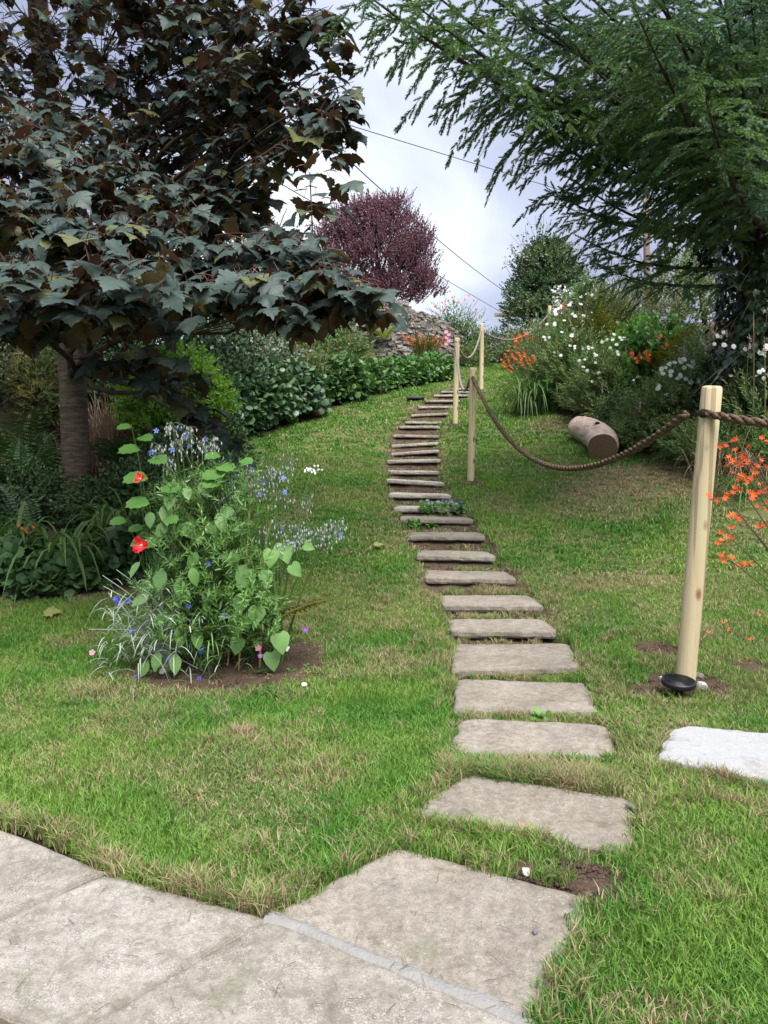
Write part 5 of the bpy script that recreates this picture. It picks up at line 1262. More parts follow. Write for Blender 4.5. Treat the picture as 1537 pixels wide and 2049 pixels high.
tp = A_(tp); ts = np.linspace(0, 1, 40); tpi = np.stack([np.interp(ts, np.linspace(0, 1, len(tp)), tp[:, i]) for i in range(3)], 1)
tr = np.interp(ts, [0, .03, .1, .35, .7, 1], [.22, .175, .155, .145, .12, .08])
tube(tpi, tr, 'bark', 22, wob=.12).build('trunk', parent=maple)
# crown lobes: photo column, row, half width, half height, distance
ML = [(60, 60, 150, 110, 8.3), (250, 40, 150, 100, 7.8), (430, 50, 120, 90, 7.4), (560, 35, 90, 55, 6.6), (640, 45, 45, 35, 6.3), (120, 200, 150, 90, 8.6), (300, 190, 140, 100, 7.9), (440, 190, 95, 90, 7.2),
      (480, 130, 70, 50, 6.8), (300, 320, 150, 80, 7.8), (430, 350, 75, 90, 6.9), (380, 440, 120, 60, 7.0), (150, 330, 130, 70, 6.8), (40, 330, 100, 60, 6.2), (60, 440, 130, 80, 5.4), (180, 470, 120, 60, 5.2),
      (100, 560, 150, 70, 4.9), (230, 560, 110, 60, 4.6), (330, 530, 110, 60, 5.6), (450, 510, 120, 50, 5.6), (560, 530, 90, 40, 5.4), (400, 580, 140, 45, 5.2), (520, 575, 110, 40, 5.0), (640, 565, 70, 30, 5.0), (710, 575, 50, 20, 4.9), (330, 260, 160, 110, 9.2), (440, 390, 90, 70, 8.6), (300, 400, 130, 70, 8.8), (470, 250, 60, 80, 7.6), (380, 120, 120, 90, 9.0),
      (60, 615, 110, 40, 5.2), (250, 615, 110, 40, 5.5), (560, 610, 60, 28, 4.9), (-60, 500, 130, 180, 6.0), (-80, 200, 150, 200, 8), (-120, 650, 120, 60, 6.5), (60, -120, 300, 120, 8.6), (380, -100, 200, 100, 7.6), (560, 480, 50, 22, 6.0),
      (620, 210, 60, 26, 6.2), (560, 230, 35, 20, 6.5), (640, 260, 28, 45, 6.0), (660, 215, 40, 26, 6.0), (590, 215, 45, 24, 6.2), (500, 260, 50, 60, 6.8), (510, 200, 60, 60, 7.0), (200, 400, 150, 60, 6.4), (300, 430, 120, 50, 6.4), (60, 260, 120, 70, 7.4), (330, 760, 45, 26, 5.6), (410, 800, 40, 34, 5.8), (440, 870, 34, 30, 5.8), (260, 700, 60, 26, 5.2), (640, 130, 24, 24, 6.3)]
rs = np.random.default_rng(77); LT, LR, LSZ = [], [], []; tw = Geo()
def shoot(p, d, Ln, pairs, ls):
    """Twig with pairs of leaves hung on long red stalks."""
    d = d/np.linalg.norm(d); e = p + d*Ln + A_([0, 0, -.06*Ln]); c_ = bez(p, p + d*Ln*.5 + [0, 0, .05*Ln], e, 5)
    tube(c_, np.linspace(.005, .0022, 5), 'petiole_red', 3, False, tw)
    for k in range(pairs):
        t = (k+.6)/pairs; q_ = c_[0]*(1-t)**2 + 2*t*(1-t)*c_[2] + t*t*c_[-1]; az0 = rs.random()*6.28 if k % 2 else rs.random()*6.28
        for s_ in (0, np.pi):
            a = az0 + s_ + rs.normal(0, .3); D = A_([np.cos(a), np.sin(a), 0])*1.0 + d*.55; D[2] = -.35 - 1.0*rs.random()
            LT.append(q_); LR.append((D, A_([rs.normal(0, .3), rs.normal(0, .3)-.25, 1.]))); LSZ.append(ls*(.5+.7*rs.random()))
for li, (x_, y_, a_, b_, dd) in enumerate(ML):
    c_ = P(x_, y_, dd); rx, rz = a_*dd/1500, b_*dd/1500; ry = min(max(rx*.8, .35), 1.1)
    n = int(9 + 30*(a_*b_)/(110*75) * (1.0 if dd > 6.5 else .75)); n = min(n, 95)
    if a_ < 50: n = max(4, int(n*.5))
    # limb from the trunk to the lobe
    zt = min(max(c_[2] - .55*abs(c_[0]-tb[0])*.6 - .25, tb[2]+1.6), 6.5); i0 = np.argmin(abs(tpi[:, 2]-zt)); s0 = tpi[i0]
    mid = (s0 + c_)/2 + A_([0, 0, .15]); rad0 = .016 + .012*min(np.linalg.norm(c_-s0), 3)
    cc_ = bez(s0, mid, c_ + [rx*.3, 0, 0], 12); wv_ = np.linspace(0, 1, 12)*(1-np.linspace(0, 1, 12))*4
    cc_ = cc_ + np.stack([.10*np.sin(np.arange(12)*1.3+li), .1*np.cos(np.arange(12)*1.1+li), .08*np.sin(np.arange(12)*.9+2*li)], 1)*wv_[:, None]
    if li % 3 == 0 or a_ < 60: tube(cc_, np.linspace(rad0*.8, .005, 12), 'bark_dark', 6, False).build('branch', parent=maple)
    for k in range(n):
        u = unit(1, None, rs)[0]; rr = rs.random()**.45; p = c_ + u*rr*A_([rx, ry, rz]); o_ = p - cc_[6]; o_[2] *= .3; o_[2] += .15
        if k % 3 == 0: tube(bez(cc_[min(11, 6+k % 6)], (cc_[8]+p)/2 + [0, 0, -.05], p, 5), [.007, .006, .005, .004, .003], 'bark_dark', 3, False, tw)
        shoot(p, o_ + rs.normal(0, .3, 3)*np.linalg.norm(o_), .16 + .12*rs.random(), 2 if rs.random() < .5 else 3, .112 + .035*rs.random() + (.012 if dd < 5.3 else 0))
# the single hanging sprig against the sky
for px, ys_, dd in ((622, [372, 410, 450, 490, 530, 560], 5.3), (655, [300, 340, 395, 480], 5.4), (600, [470, 330], 5.4)):
    for j, y_ in enumerate(ys_):
        p = P(px + (j % 2)*6, y_, dd); shoot(p, A_([(-1)**j*.7, -.1, -.2]), .05, 1, .15); shoot(p, A_([-(-1)**j*.7, -.3, -.2]), .05, 1, .14)
tube([P(620, 345, 5.3), P(624, 430, 5.3), P(626, 500, 5.3), P(625, 590, 5.2)], [.004, .005, .006, .007], 'bark_dark', 5, False, tw)
tube(bez(P(470, 345, 6.2), P(560, 290, 6.0), P(680, 205, 5.9), 9), np.linspace(.011, .003, 9), 'bark_dark', 5, False, tw)
for t in np.linspace(.15, 1, 16): shoot(bez(P(470, 345, 6.2), P(560, 290, 6.0), P(680, 205, 5.9), 30)[int(t*29)], A_([.4, -.3, .2*rs.normal()]), .10, 2, .135)
LT = A_(LT); D = A_([a[0] for a in LR]); U = A_([a[1] for a in LR]); LSZ = A_(LSZ)
Rm = frames(D, U); PR = [leaf('maple', 'leaf_maple', d_, f_, .75, 'petiole_red', sw=.010) for d_, f_ in ((.35, .10), (.75, .25), (.15, .38))]
px, py = proj(LT); inn = (px > 5) & (px < 1000) & (py > 5) & (py < 1000)
dep = LT[:, 1]; score = LSZ/dep*inn
# nearest leaf per cell of the view first, so that the single leaves are ones that can be seen
cell = {}
for i in np.argsort(dep):
    if inn[i]:
        k = (int(px[i]//22), int(py[i]//22))
        if k not in cell: cell[k] = i
cand = A_(list(cell.values())).astype(int); cand = cand[np.argsort(-score[cand])][:296]
single = np.zeros(len(LT), bool); single[cand] = True
ms = []
for p in PR:
    g = Geo(); g.inst(p, np.eye(3)[None], np.zeros((1, 3)), A_([0.])); ms.append(g.mesh('maple_leaf'))
pk = rs.integers(0, 3, len(LT)); mb = A_(maple.location)
for i in np.nonzero(single)[0]:
    o = bpy.data.objects.new('leaf', ms[pk[i]]); C.objects.link(o); o.parent = maple
    m4 = Matrix(Rm[i]*LSZ[i]).to_4x4(); m4.translation = Vector(LT[i]-mb); o.matrix_local = m4
g = Geo()
for j in range(3):
    s_ = (~single) & (pk == j); g.inst(PR[j], Rm[s_]*LSZ[s_][:, None, None], LT[s_])
g.build('foliage', parent=maple, kind='stuff'); tw.build('twigs', parent=maple, kind='stuff'); print('maple leaves', len(LT))

# ------------------------------------------------------------------ spruce with ivy on its trunk
q = NT('needles'); r = q.math('FRACT', q.math('ADD', q.attr('rnd'), q.n('ShaderNodeObjectInfo').outputs['Random'])); oi = q.n('ShaderNodeObjectInfo').outputs['Random']
col = q.mix(oi, (.105, .205, .055), (.18, .30, .085)); col = q.mix(q.rng(q.noise(.9, 3, q.world()), .42, .62), col, (.085, .190, .105)); col = q.mix(q.rng(oi, .90, .93), col, (.20, .32, .22))
b_ = q.bsdf(col, .5, .4); t_ = q.n('ShaderNodeBsdfTranslucent'); q.l(col, t_.inputs[0]); m_ = q.n('ShaderNodeMixShader'); m_.inputs[0].default_value = .15; q.l(b_, m_.inputs[1]); q.l(t_.outputs[0], m_.inputs[2]); q.done(m_.outputs[0])
def needle_sprig(n, Ln, nl, seed, w_=.0042):
    rs_ = np.random.default_rng(seed); g = Geo(); tube([(0, 0, 0), (0, Ln*.5, 0), (0, Ln, -.01)], [.0032, .0025, .0012], 'bark_dark', 3, False, g)
    t = np.linspace(.02, 1, n); az = rs_.random(n)*2*np.pi; an = R_(52)*(1.05-.55*t**2); up = np.sin(az)
    D = np.stack([np.sin(an)*np.cos(az), np.cos(an), np.sin(an)*(np.sin(az)*.75+.15)], 1); l = nl*(1-.35*t**3)*(.8+.4*rs_.random(n))
    g.inst([(A_([(-.5*w_, 0, 0), (.5*w_, 0, 0), (.35*w_, .6, 0), (-.35*w_, .6, 0), (0, 1, 0)])*[1, 1, 1], np.array([(0, 1, 2), (0, 2, 3), (3, 2, 4)]), 'needles')],
           frames(D, unit(n, None, rs_))*np.stack([np.ones(n), l, np.ones(n)], 1)[:, None, :], np.stack([0*t, Ln*t, 0*t], 1), rs_.random(n)*.3)
    return g
SPR = [needle_sprig(78, .125, .027, i, .006) for i in range(4)] + [needle_sprig(110, .19, .030, 9, .006)]
tx, ty = (1500-768.5)/1500*9.6, 9.6; tb2 = A_([tx + .25, ty, float(H(tx, ty)) - .1])
spruce = empty('spruce_tree', tuple(tb2), 'big dark spruce overhanging from the right with drooping needle branches', 'tree')
tube([tb2 + [0, 0, 0], tb2 + [-.05, 0, 2], tb2 + [-.05, 0, 5], tb2 + [0, 0, 9]], [.48, .42, .36, .2], 'bark_dark', 20, wob=.15).build('trunk', parent=spruce)
# limbs: tip column, row, distance; rise of the root above the tip
LIM = [(692, 18, 5.6, 1.28), (800, 40, 5.8, 1.28), (860, 110, 6.4, 1.12), (985, 205, 7.4, 0.72), (1060, 215, 7.2, 0.64), (1060, 60, 6.6, 0.96), (1072, 285, 7.6, 0.4), (1092, 398, 8.0, 0.24), (1150, 385, 7.7, 0.32), (1180, 500, 8.8, 0.08), (1200, 545, 9.2, 0.0), (1180, 300, 7.3, 0.48), (1140, 120, 6.4, 0.8), (1230, 130, 6.0, 0.8), (1270, 70, 5.4, 0.72), (1330, 180, 5.9, 0.48), (1240, 260, 6.9, 0.48), (1340, 270, 6.5, 0.4), (1400, 120, 6.2, 0.64), (1450, 60, 6.0, 0.72), (1290, 30, 7.6, 0.8), (1180, 40, 7.8, 0.96), (1370, 20, 7.0, 0.8), (1160, 440, 9.4, 0.24), (1030, 40, 8.4, 0.96), (1100, -60, 6.5, 0.8), (1250, -80, 6, 0.8), (1400, -100, 6, 0.8), (1537, -60, 6, 0.64), (1000, -40, 6.5, 0.96), (1300, -20, 5.5, 0.64), (1500, 20, 6, 0.48), (1200, -30, 7.5, 0.8), (1537, 40, 7.5, 0.48), (900, -30, 6.4, 1.04), (820, 0, 5.9, 1.12), (1340, 90, 7.6, 0.56), (1400, 200, 5.6, 0.4)]
rs = np.random.default_rng(31); ST, SR, SS, SI = [], [], [], []; tg = Geo()
for li, (x_, y_, dd, rise) in enumerate(LIM):
    tip = P(x_, y_, dd); hd = math.hypot(tip[0]-tb2[0], tip[1]-tb2[1]); root_ = A_([tb2[0]-.05, tb2[1], tip[2] + rise*.55]); mid = (root_+tip)/2 + [0, 0, -.10*hd]; mid[2] -= .0
    tipu = tip + A_([0, 0, 0]); c_ = bez(root_, mid, tipu, 26); c_[:, 2] += .18*hd*np.clip(np.linspace(0, 1, 26)-.72, 0, 1)**1.5*1.2
    tube(c_, np.linspace(.012+.016*hd*.6, .004, 26), 'bark_dark', 6, False).build('branch', parent=spruce)
    Ll = np.linalg.norm(tip-root_); Td = np.gradient(c_, axis=0); Td /= np.linalg.norm(Td, axis=1, keepdims=True); nt_ = int(Ll*7.5)
    for k in range(nt_):
        t = .22 + .78*(k+rs.random())/nt_; i = min(25, int(t*25)); p = c_[i]; sd = 1 if k % 2 else -1; side = np.cross(Td[i], [0, 0, 1.])*sd; side /= np.linalg.norm(side)
        tl = (.55*np.sin(np.pi*min(1, (1-t)*.75+.22)) )*(.6+.7*rs.random())*min(1.0, Ll/2.5); d_ = side*.85 + Td[i]*.75 + rs.normal(0, .15, 3); d_ /= np.linalg.norm(d_)
        dr = (.3 + .7*rs.random()) if (x_ < 1010 and y_ < 160) else (.15 + .55*rs.random()); e_ = p + d_*tl + A_([0, 0, -dr*tl]); cc_ = bez(p, p + d_*tl*.6 + [0, 0, -.05*tl], e_, 8); tube(cc_, np.linspace(.0045, .0018, 8), 'bark_dark', 3, False, tg)
        ns = max(2, int(tl/.042)); T2 = np.gradient(cc_, axis=0); T2 /= np.linalg.norm(T2, axis=1, keepdims=True)
        for j in range(ns):
            u = (j+.5)/ns; ii = min(7, int(u*7.99)); pp = cc_[ii]*(1-(u*7.99-ii)) + cc_[min(7, ii+1)]*(u*7.99-ii); s2 = np.cross(T2[ii], [0, 0, 1.])*(1 if j % 2 else -1); s2 /= np.linalg.norm(s2)+1e-9
            D = T2[ii]*.9 + s2*(.75 if j < ns-1 else 0) + rs.normal(0, .15, 3) + [0, 0, -.05-.35*rs.random()]
            if rs.random() < (.40 if t < .5 else .2) and t < .85: continue
            ST.append(pp); SR.append(D); SS.append(.72+.55*rs.random()); SI.append(rs.integers(0, 4))
            if j < ns-1 and rs.random() < .5: ST.append(pp); SR.append(T2[ii]*.6 - s2*.95 + rs.normal(0, .2, 3) + [0, 0, -.1]); SS.append((.6+.6*rs.random())*(1.2-.5*u)); SI.append(rs.integers(0, 4))
    for j in range(5):   # upturned tip
        i = 25 - j; ST.append(c_[i]); SR.append(Td[25] + A_([rs.normal(0, .4), rs.normal(0, .4), .25*rs.random()])); SS.append(1.0); SI.append(4 if j < 3 else 1)
ST, SR = A_(ST), A_(SR); Rm = frames(SR, A_([0, 0, 1.]) + rs.normal(0, .3, SR.shape))
scatter('needle_sprays', SPR, ST, eulers(Rm), A_(SS), SI, parent=spruce); tg.build('twigs', parent=spruce, kind='stuff'); print('sprigs', len(ST))
# dead brown twigs near the trunk
g = Geo()
for k in range(320):
    z = tb2[2] + 1.2 + 4.2*rs.random(); a = rs.random()*6.28; p = A_([tb2[0]+.4*np.cos(a), tb2[1]+.4*np.sin(a), z]); e_ = p + A_([np.cos(a), np.sin(a), 0])*(.3+.7*rs.random()) + [0, 0, -.25-.5*rs.random()]
    tube(bez(p, (p+e_)/2 + [0, 0, .1], e_, 5), [.007, .006, .004, .003, .002], 'stem_brown', 3, False, g)
g.build('dead_twigs', parent=spruce, kind='stuff')
ivy = empty('ivy', tuple(tb2), 'dark ivy thickly covering the trunk of the spruce', 'ivy'); g = Geo()
IV = leaf('ivy', 'leaf_ivy', .2, .15, .3, 'stem_brown')
k = 12000; z = tb2[2] + 7.0*rs.random(k)**1.0; a = rs.random(k)*6.28; rad = .50 + .24*(fbm(np.cos(a)*2+3, z*1.6+np.sin(a)*2, 12, 3)) + rs.normal(0, .03, k) + .18*np.clip(1.6-(z-tb2[2]), 0, 1.6)
T = np.stack([tb2[0]-.05+rad*np.cos(a), tb2[1]+rad*np.sin(a), z], 1); nrm = np.stack([np.cos(a), np.sin(a), 0*a+.35], 1)
D = np.stack([rs.normal(0, .5, k), rs.normal(0, .5, k), -1+0*a], 1); g.inst(IV, frames(D, nrm + rs.normal(0, .3, (k, 3)))*(.06+.05*rs.random(k))[:, None, None], T)
for (x0, y0, x1, y1) in ((1440, 470, 1370, 440), (1430, 500, 1385, 480), (1425, 450, 1395, 410), (1420, 520, 1400, 530)):   # loose ivy sprays against the sky
    for j in range(60):
        u = rs.random(); p = P(x0+(x1-x0)*u, y0+(y1-y0)*u, 9.3) + rs.normal(0, .05, 3); g.inst(IV, frames(unit(1, None, rs), unit(1, None, rs))*.09, p[None])
    tube([P(x0, y0, 9.3), P(x1, y1, 9.3)], .01, 'stem_brown', 4, False, g)
k = 3200; T = np.stack([tb2[0] - .9 + 1.9*rs.random(k), tb2[1] - .5 + .8*rs.random(k), 0*rs.random(k)], 1); T[:, 2] = H(T[:, 0], T[:, 1]) + (.25+1.0*fbm(T[:, 0]*2, T[:, 1]*2, 4, 3))*rs.random(k)
g.inst(IV, frames(unit(k, None, rs), unit(k, .1, rs))*(.07+.04*rs.random(k))[:, None, None], T); g.build('foliage', parent=ivy, kind='stuff')
c0 = tb2 + A_([-.45, -.25, 0]); tube([c0, c0 + [.05, 0, 1.4], c0 + [0, .1, 2.8], c0 + [.1, .05, 4.6]], [.05, .045, .035, .02], 'stem_brown', 7).build('stem', parent=ivy)
# ------------------------------------------------------------------ flower clump in the lawn
cb = G(430, 1345); CX, CY, CZ = cb
def cp(px, py, dy=0.): return P(px, py, CY + dy)
rs = np.random.default_rng(5)
soilc = Geo()   # crumbly soil round the clump
def gz(p): return float(H(p[0], p[1]))
def root_at(px, py, name, label, cat, group=None, dy=0.):
    b = gp(px, py, CZ); b = A_([b[0], b[1] + dy, 0]); b[2] = gz(b); return b, empty(name, tuple(b), label, cat, group)
# canes
plain('bamboo', (.40, .22, .09), .55, .3, (.52, .32, .15), 14)
for (x0, y0, x1, y1, dy, lab) in ((476, 1320, 504, 960, .0, 'bamboo cane leaning right in the middle of the flower clump'), (518, 1300, 536, 1010, .06, 'bamboo cane at the right side of the flower clump'), (352, 1300, 350, 960, .1, 'bamboo cane behind the poppies on the left of the clump'), (455, 1300, 468, 990, .12, 'short cane in the heart of the flower clump')):
    t = cp(x1, y1, dy); b = cp(x0, y0, dy*.5); b[2] = gz(b) - .03; root = empty('bamboo_cane', tuple(b), lab, 'cane', 'canes propping up the flower clump')
    c_ = bez(b, (b+t)/2, t, 12); tube(c_, .006, 'bamboo', 7).build('pole', parent=root); g = Geo()
    for k in range(1, 11, 2): tube([c_[k]-[0, 0, .003], c_[k]+[0, 0, .003]], .0078, 'bamboo', 7, True, g)
    g.build('nodes', parent=root)
def stemmed(root, b, tips, m='stem_green', r0=.008, name='stem'):
    g = Geo()
    for t in tips:
        t = A_(t); bb = b + A_([rs.normal(0, .02), rs.normal(0, .02), 0]); mid = A_([bb[0]*.6+t[0]*.4, bb[1]*.6+t[1]*.4, (bb[2]*.35+t[2]*.65)]); tube(bez(bb, mid, t, 10), np.linspace(r0, r0*.4, 10), m, 6, False, g)
    g.build(name, parent=root)
def put_leaf(root, kind, m, p, d, up, s_, name='leaf', dr=.3, fo=.2, st=.35):
    key = (kind, m, dr, fo, st)
    if key not in MESH:
        g = Geo(); g.inst(leaf(kind, m, dr, fo, st, 'stem_green'), np.eye(3)[None], np.zeros((1, 3)), A_([0.])); MESH[key] = g.mesh('leaf')
    o = bpy.data.objects.new(name, MESH[key]); C.objects.link(o); o.parent = root
    Rm_ = frames(A_([d]), A_([up]))[0]; m4 = Matrix(Rm_*s_).to_4x4(); m4.translation = Vector(A_(p) - A_(root.location)); o.matrix_local = m4; return o
def buds(g, p, n, spread, s_, m='bud_grey', droop=.05, stem=True):
    p = A_(p)
    for k in range(n):
        q_ = p + rs.normal(0, spread, 3); e_ = q_ + A_([rs.normal(0, .006), rs.normal(0, .006), -droop*rs.random()])
        ss = s_*(.7+.6*rs.random()); tube([e_ + [0, 0, ss], e_ + [0, 0, ss*.2], e_ - [0, 0, ss*.8], e_ - [0, 0, ss*1.3]], [ss*.15, ss*.5, ss*.42, ss*.06], m, 5, False, g)
        if stem: tube(bez(p + [0, 0, .01], (p+e_)/2 + [0, 0, .03], e_ + [0, 0, ss], 4), .0013, 'leaf_grey', 3, False, g)
# borage, tall
b, root = root_at(395, 1320, 'borage', 'tall borage with blue stars and grey furry buds at the top left of the clump', 'borage', 'borage plants', .05)
tops = [cp(345, 850), cp(380, 860), cp(318, 895), cp(405, 890), cp(335, 920), cp(425, 885, .05), cp(362, 885)]
stemmed(root, b, [cp(352, 930)] + tops, r0=.011); g = Geo()
for t in tops: buds(g, t, 20, .026, .009); buds(g, t + A_([0, 0, -.04]), 10, .032, .008)
g.build('buds', parent=root, kind='stuff')
for x_, y_ in ((313, 862), (360, 858), (372, 872), (322, 915), (330, 920), (378, 893), (412, 878), (345, 900), (303, 905)): bloom('borage', cp(x_, y_, -.05), (rs.normal(0, .5), -1, rs.normal(-.1, .4)), .019, root)
for k, (x_, y_, s_) in enumerate(((330, 990, .16), (345, 1030, .17), (400, 950, .13), (430, 1000, .15), (300, 1010, .12), (370, 960, .11), (445, 960, .13), (395, 1040, .15), (320, 1060, .15))):
    put_leaf(root, 'oval', 'leaf_fresh', cp(x_, y_, -.05*rs.random()), (rs.normal(0, .7), -.5, -.6), (0, -.8, .7), s_)
# borage, right with drooping sprays
b, root = root_at(545, 1330, 'borage', 'borage with drooping grey bud sprays reaching out over the lawn on the right', 'borage', 'borage plants')
tops = [cp(560, 950), cp(580, 925), cp(612, 1000, .05), cp(600, 1080, -.05), cp(640, 1075, -.1), cp(670, 1055, -.1), cp(590, 1060), cp(525, 1060), cp(560, 1050), cp(500, 940), cp(470, 960), cp(530, 950), cp(565, 990)]
stemmed(root, b, tops, r0=.009); g = Geo()
for t in tops: buds(g, t, 20, .032, .0085, droop=.06)
for x_ in range(555, 690, 8): buds(g, cp(x_, 1090 - (x_-555)*.32 + rs.normal(0, 8), -.08), 8, .016, .009, droop=.05)
for x_ in range(440, 560, 9): buds(g, cp(x_, 985 - (x_-440)*.25 + rs.normal(0, 10), -.06), 8, .024, .0085, droop=.04)
g.build('buds', parent=root, kind='stuff')
for x_, y_ in ((567, 956), (528, 963), (570, 985), (682, 1070), (565, 1060), (520, 990)): bloom('borage', cp(x_, y_, -.1), (rs.normal(0, .5), -1, rs.normal(0, .4)), .016, root)
# tall leafy stems with heart leaves
b, root = root_at(548, 1335, 'leafy_stem', 'thick bent green stem with large heart shaped leaves at the right of the clump', 'plant')
c_ = A_([b, cp(556, 1230), cp(545, 1140), cp(530, 1090), cp(545, 1040)]); tube(np.stack([np.interp(np.linspace(0, 4, 20), range(5), c_[:, i]) for i in range(3)], 1), np.linspace(.016, .006, 20), 'stem_green', 8).build('stem', parent=root)
for (x_, y_, dx_, dz_, s_) in ((560, 1070, .3, -1, .22), (545, 1085, -.1, -1, .19), (505, 1120, -.5, -1, .24), (520, 1200, -.2, -1, .2), (490, 1180, -.3, -.9, .19), (540, 1290, .2, -1, .2), (556, 1250, .2, -1, .22), (575, 1120, .6, -.7, .16), (480, 1265, -.2, -1, .17), (530, 1130, .1, -1, .17), (600, 1085, .9, -.4, .12), (485, 1100, -.8, -.6, .14)):
    put_leaf(root, 'heart', 'leaf_fresh', cp(x_, y_, -.06-.1*rs.random()), (dx_, -.25, dz_), (.2*rs.normal(), -1, .25), s_*.62)
b, root = root_at(400, 1340, 'leafy_stem', 'mass of broad green leaves filling the middle of the flower clump', 'plant')
stemmed(root, b, [cp(300, 1150), cp(340, 1080), cp(380, 1100), cp(430, 1060), cp(450, 1180), cp(330, 1200), cp(400, 1230)], r0=.009)
for (x_, y_, dx_, dz_, s_, m) in ((285, 1110, -.5, -.8, .17, 'leaf_fresh'), (300, 1140, -.3, -1, .20, 'leaf_fresh'), (330, 1120, -.2, -1, .22, 'leaf_fresh'), (355, 1140, .1, -1, .20, 'leaf_fresh'), (380, 1120, .3, -1, .18, 'leaf_bright'), (300, 1310, -.4, -1, .16, 'leaf_fresh'), (320, 1290, -.2, -1, .18, 'leaf_fresh'), (350, 1290, .1, -1, .20, 'leaf_fresh'),
        (365, 1230, 0, -1, .22, 'leaf_fresh'), (390, 1240, .2, -1, .2, 'leaf_bright'), (430, 1010, .4, -.9, .2, 'leaf_fresh'), (345, 960, -.1, -1, .2, 'leaf_fresh'), (440, 1040, .2, -1, .2, 'leaf_fresh'), (400, 1090, -.4, -.9, .18, 'leaf_bright'), (410, 1190, 0, -1, .17, 'leaf_bright'), (340, 1030, -.4, -.8, .18, 'leaf_fresh'), (310, 1180, -.8, -.5, .18, 'leaf_fresh')):
    put_leaf(root, 'oval', m, cp(x_, y_, -.02-.18*rs.random()), (dx_, -.3, dz_), (.6*rs.normal(), -1, .4+.5*rs.normal()), s_*.68)
# feathery filling
b, root = root_at(425, 1335, 'feathery_plant', 'tall feathery green foliage in the heart of the clump', 'plant')
tips = [cp(x_, y_, rs.normal(0, .12)) for x_, y_ in [(310 + rs.random()*240, 960 + rs.random()*260) for _ in range(60)]]
stemmed(root, b, tips, r0=.003); SPF = [sprig(leaf('lance', 'leaf_fresh', .3, .1), 16, .13, .055, 'stem_green', .002, 60, i) for i in range(3)] + [sprig(leaf('lance', 'leaf_bright', .3, .1), 16, .13, .05, 'stem_green', .002, 60, i+5) for i in range(2)]
g = Geo(); k = 700; yy = 950 + 340*rs.random(k)**.8; xx = 420 + (rs.random(k)-.5)*(170 + 110*(yy-950)/340); T = np.stack([cp(x_, y_, dy) for x_, y_, dy in zip(xx, yy, rs.normal(0, .16, k))]); D = unit(k, None, rs)*.8 + [0, 0, .7]
pi = rs.integers(0, 5, k); Rm = frames(D, unit(k, None, rs))*(.75+.5*rs.random(k))[:, None, None]
for j in range(5): g.inst(SPF[j], Rm[pi == j], T[pi == j])
g.build('foliage', parent=root, kind='stuff')
b, root = root_at(440, 1300, 'dark_leafy_plant', 'shaded green foliage low in the middle of the clump', 'plant', dy=.12)
fill([(cp(440, 1200, .15), A_([.30, .2, .28])), (cp(400, 1270, .12), A_([.26, .2, .2])), (cp(480, 1280, .15), A_([.25, .2, .2])), (cp(420, 1090, .12), A_([.28, .16, .3]))], 620, SP_MID, .55, inner=.1, seed=8).build('foliage', parent=root, kind='stuff')
# sapling with round lobed leaves
for bx, by, tl, lab in ((330, 1300, [(262, 848, .09), (268, 868, .1), (282, 890, .13), (290, 910, .12), (300, 945, .15), (312, 965, .13), (302, 995, .14), (318, 1030, .1)], 'thin sapling stem with rounded leaves rising left of the clump'),
                        (450, 1310, [(440, 905, .10), (425, 925, .12), (450, 940, .14), (470, 915, .09), (440, 960, .11)], 'thin stem with rounded leaves against the dark bush'),
                        (320, 1320, [(252, 1035, .1), (262, 1050, .1), (285, 1050, .09), (270, 1075, .12)], 'low side shoot with rounded leaves between the two poppies')):
    b, root = root_at(bx, by, 'sapling', lab, 'sapling', 'sapling shoots in the clump', .05); stemmed(root, b, [cp(x_, y_) for x_, y_, s_ in tl[:1]], r0=.006)
    for k, (x_, y_, s_) in enumerate(tl): put_leaf(root, 'round', 'leaf_bright', cp(x_ + 8, y_, -.03*k), (-1 if k % 2 == 0 else .8, -.6, -.25), (0, -.55, 1), s_, st=.3, dr=.2)
# poppies
for px_, py_, s_, dirv, lab in ((281, 958, .036, (-.2, -.9, .7), 'upper smaller red poppy bloom left of the clump'), (283, 1091, .052, (-.1, -1, .3), 'lower large red poppy bloom left of the clump')):
    b, root = root_at(310, 1335, 'poppy', lab, 'poppy', 'red poppies'); c_ = cp(px_, py_, -.28); tube(bez(b, A_([b[0]-.05, b[1], c_[2]*.8]), c_, 12), np.linspace(.004, .0025, 12), 'stem_green', 5).build('stem', parent=root); bloom('poppy', c_, dirv, s_, root)
# cornflowers with silvery leaves
b, root = root_at(335, 1345, 'cornflower', 'sprawling silvery leaved cornflowers at the lower left of the clump', 'cornflower', 'cornflowers'); g = Geo(); fs_ = ((235, 1203), (238, 1208), (256, 1203), (265, 1263), (232, 1198), (272, 1356), (338, 1316))
for k in range(330):
    x_, y_ = 300 + 62*rs.normal(), 1262 + 42*rs.normal(); x_ = np.clip(x_, 215, 430); y_ = np.clip(y_, 1170, 1345); p = cp(x_, y_, rs.normal(-.08, .1)); a = rs.random()*6.28
    ribbon(strap_pts(p, a, .10+.08*rs.random(), rs.uniform(-.2, .9), .8, rs.uniform(.2, 1.0), 5), .0065, 'leaf_silver', g, rs.random())
for k in range(40): tube(bez(b, cp(320 + 60*rs.normal(), 1250, -.05), cp(300 + 60*rs.normal(), 1225 + 40*rs.normal(), -.12), 7), .0022, 'leaf_silver', 3, False, g)
for x_, y_ in fs_: tube(bez(b, (b + cp(x_, y_, -.1))/2 + [0, 0, .06], cp(x_, y_, -.1), 8), .002, 'leaf_silver', 3, False, g)
g.build('foliage', parent=root, kind='stuff')
for x_, y_ in fs_: bloom('cornflower', cp(x_, y_, -.12), (rs.normal(0, .5), -1, .5+rs.random()), .019, root)
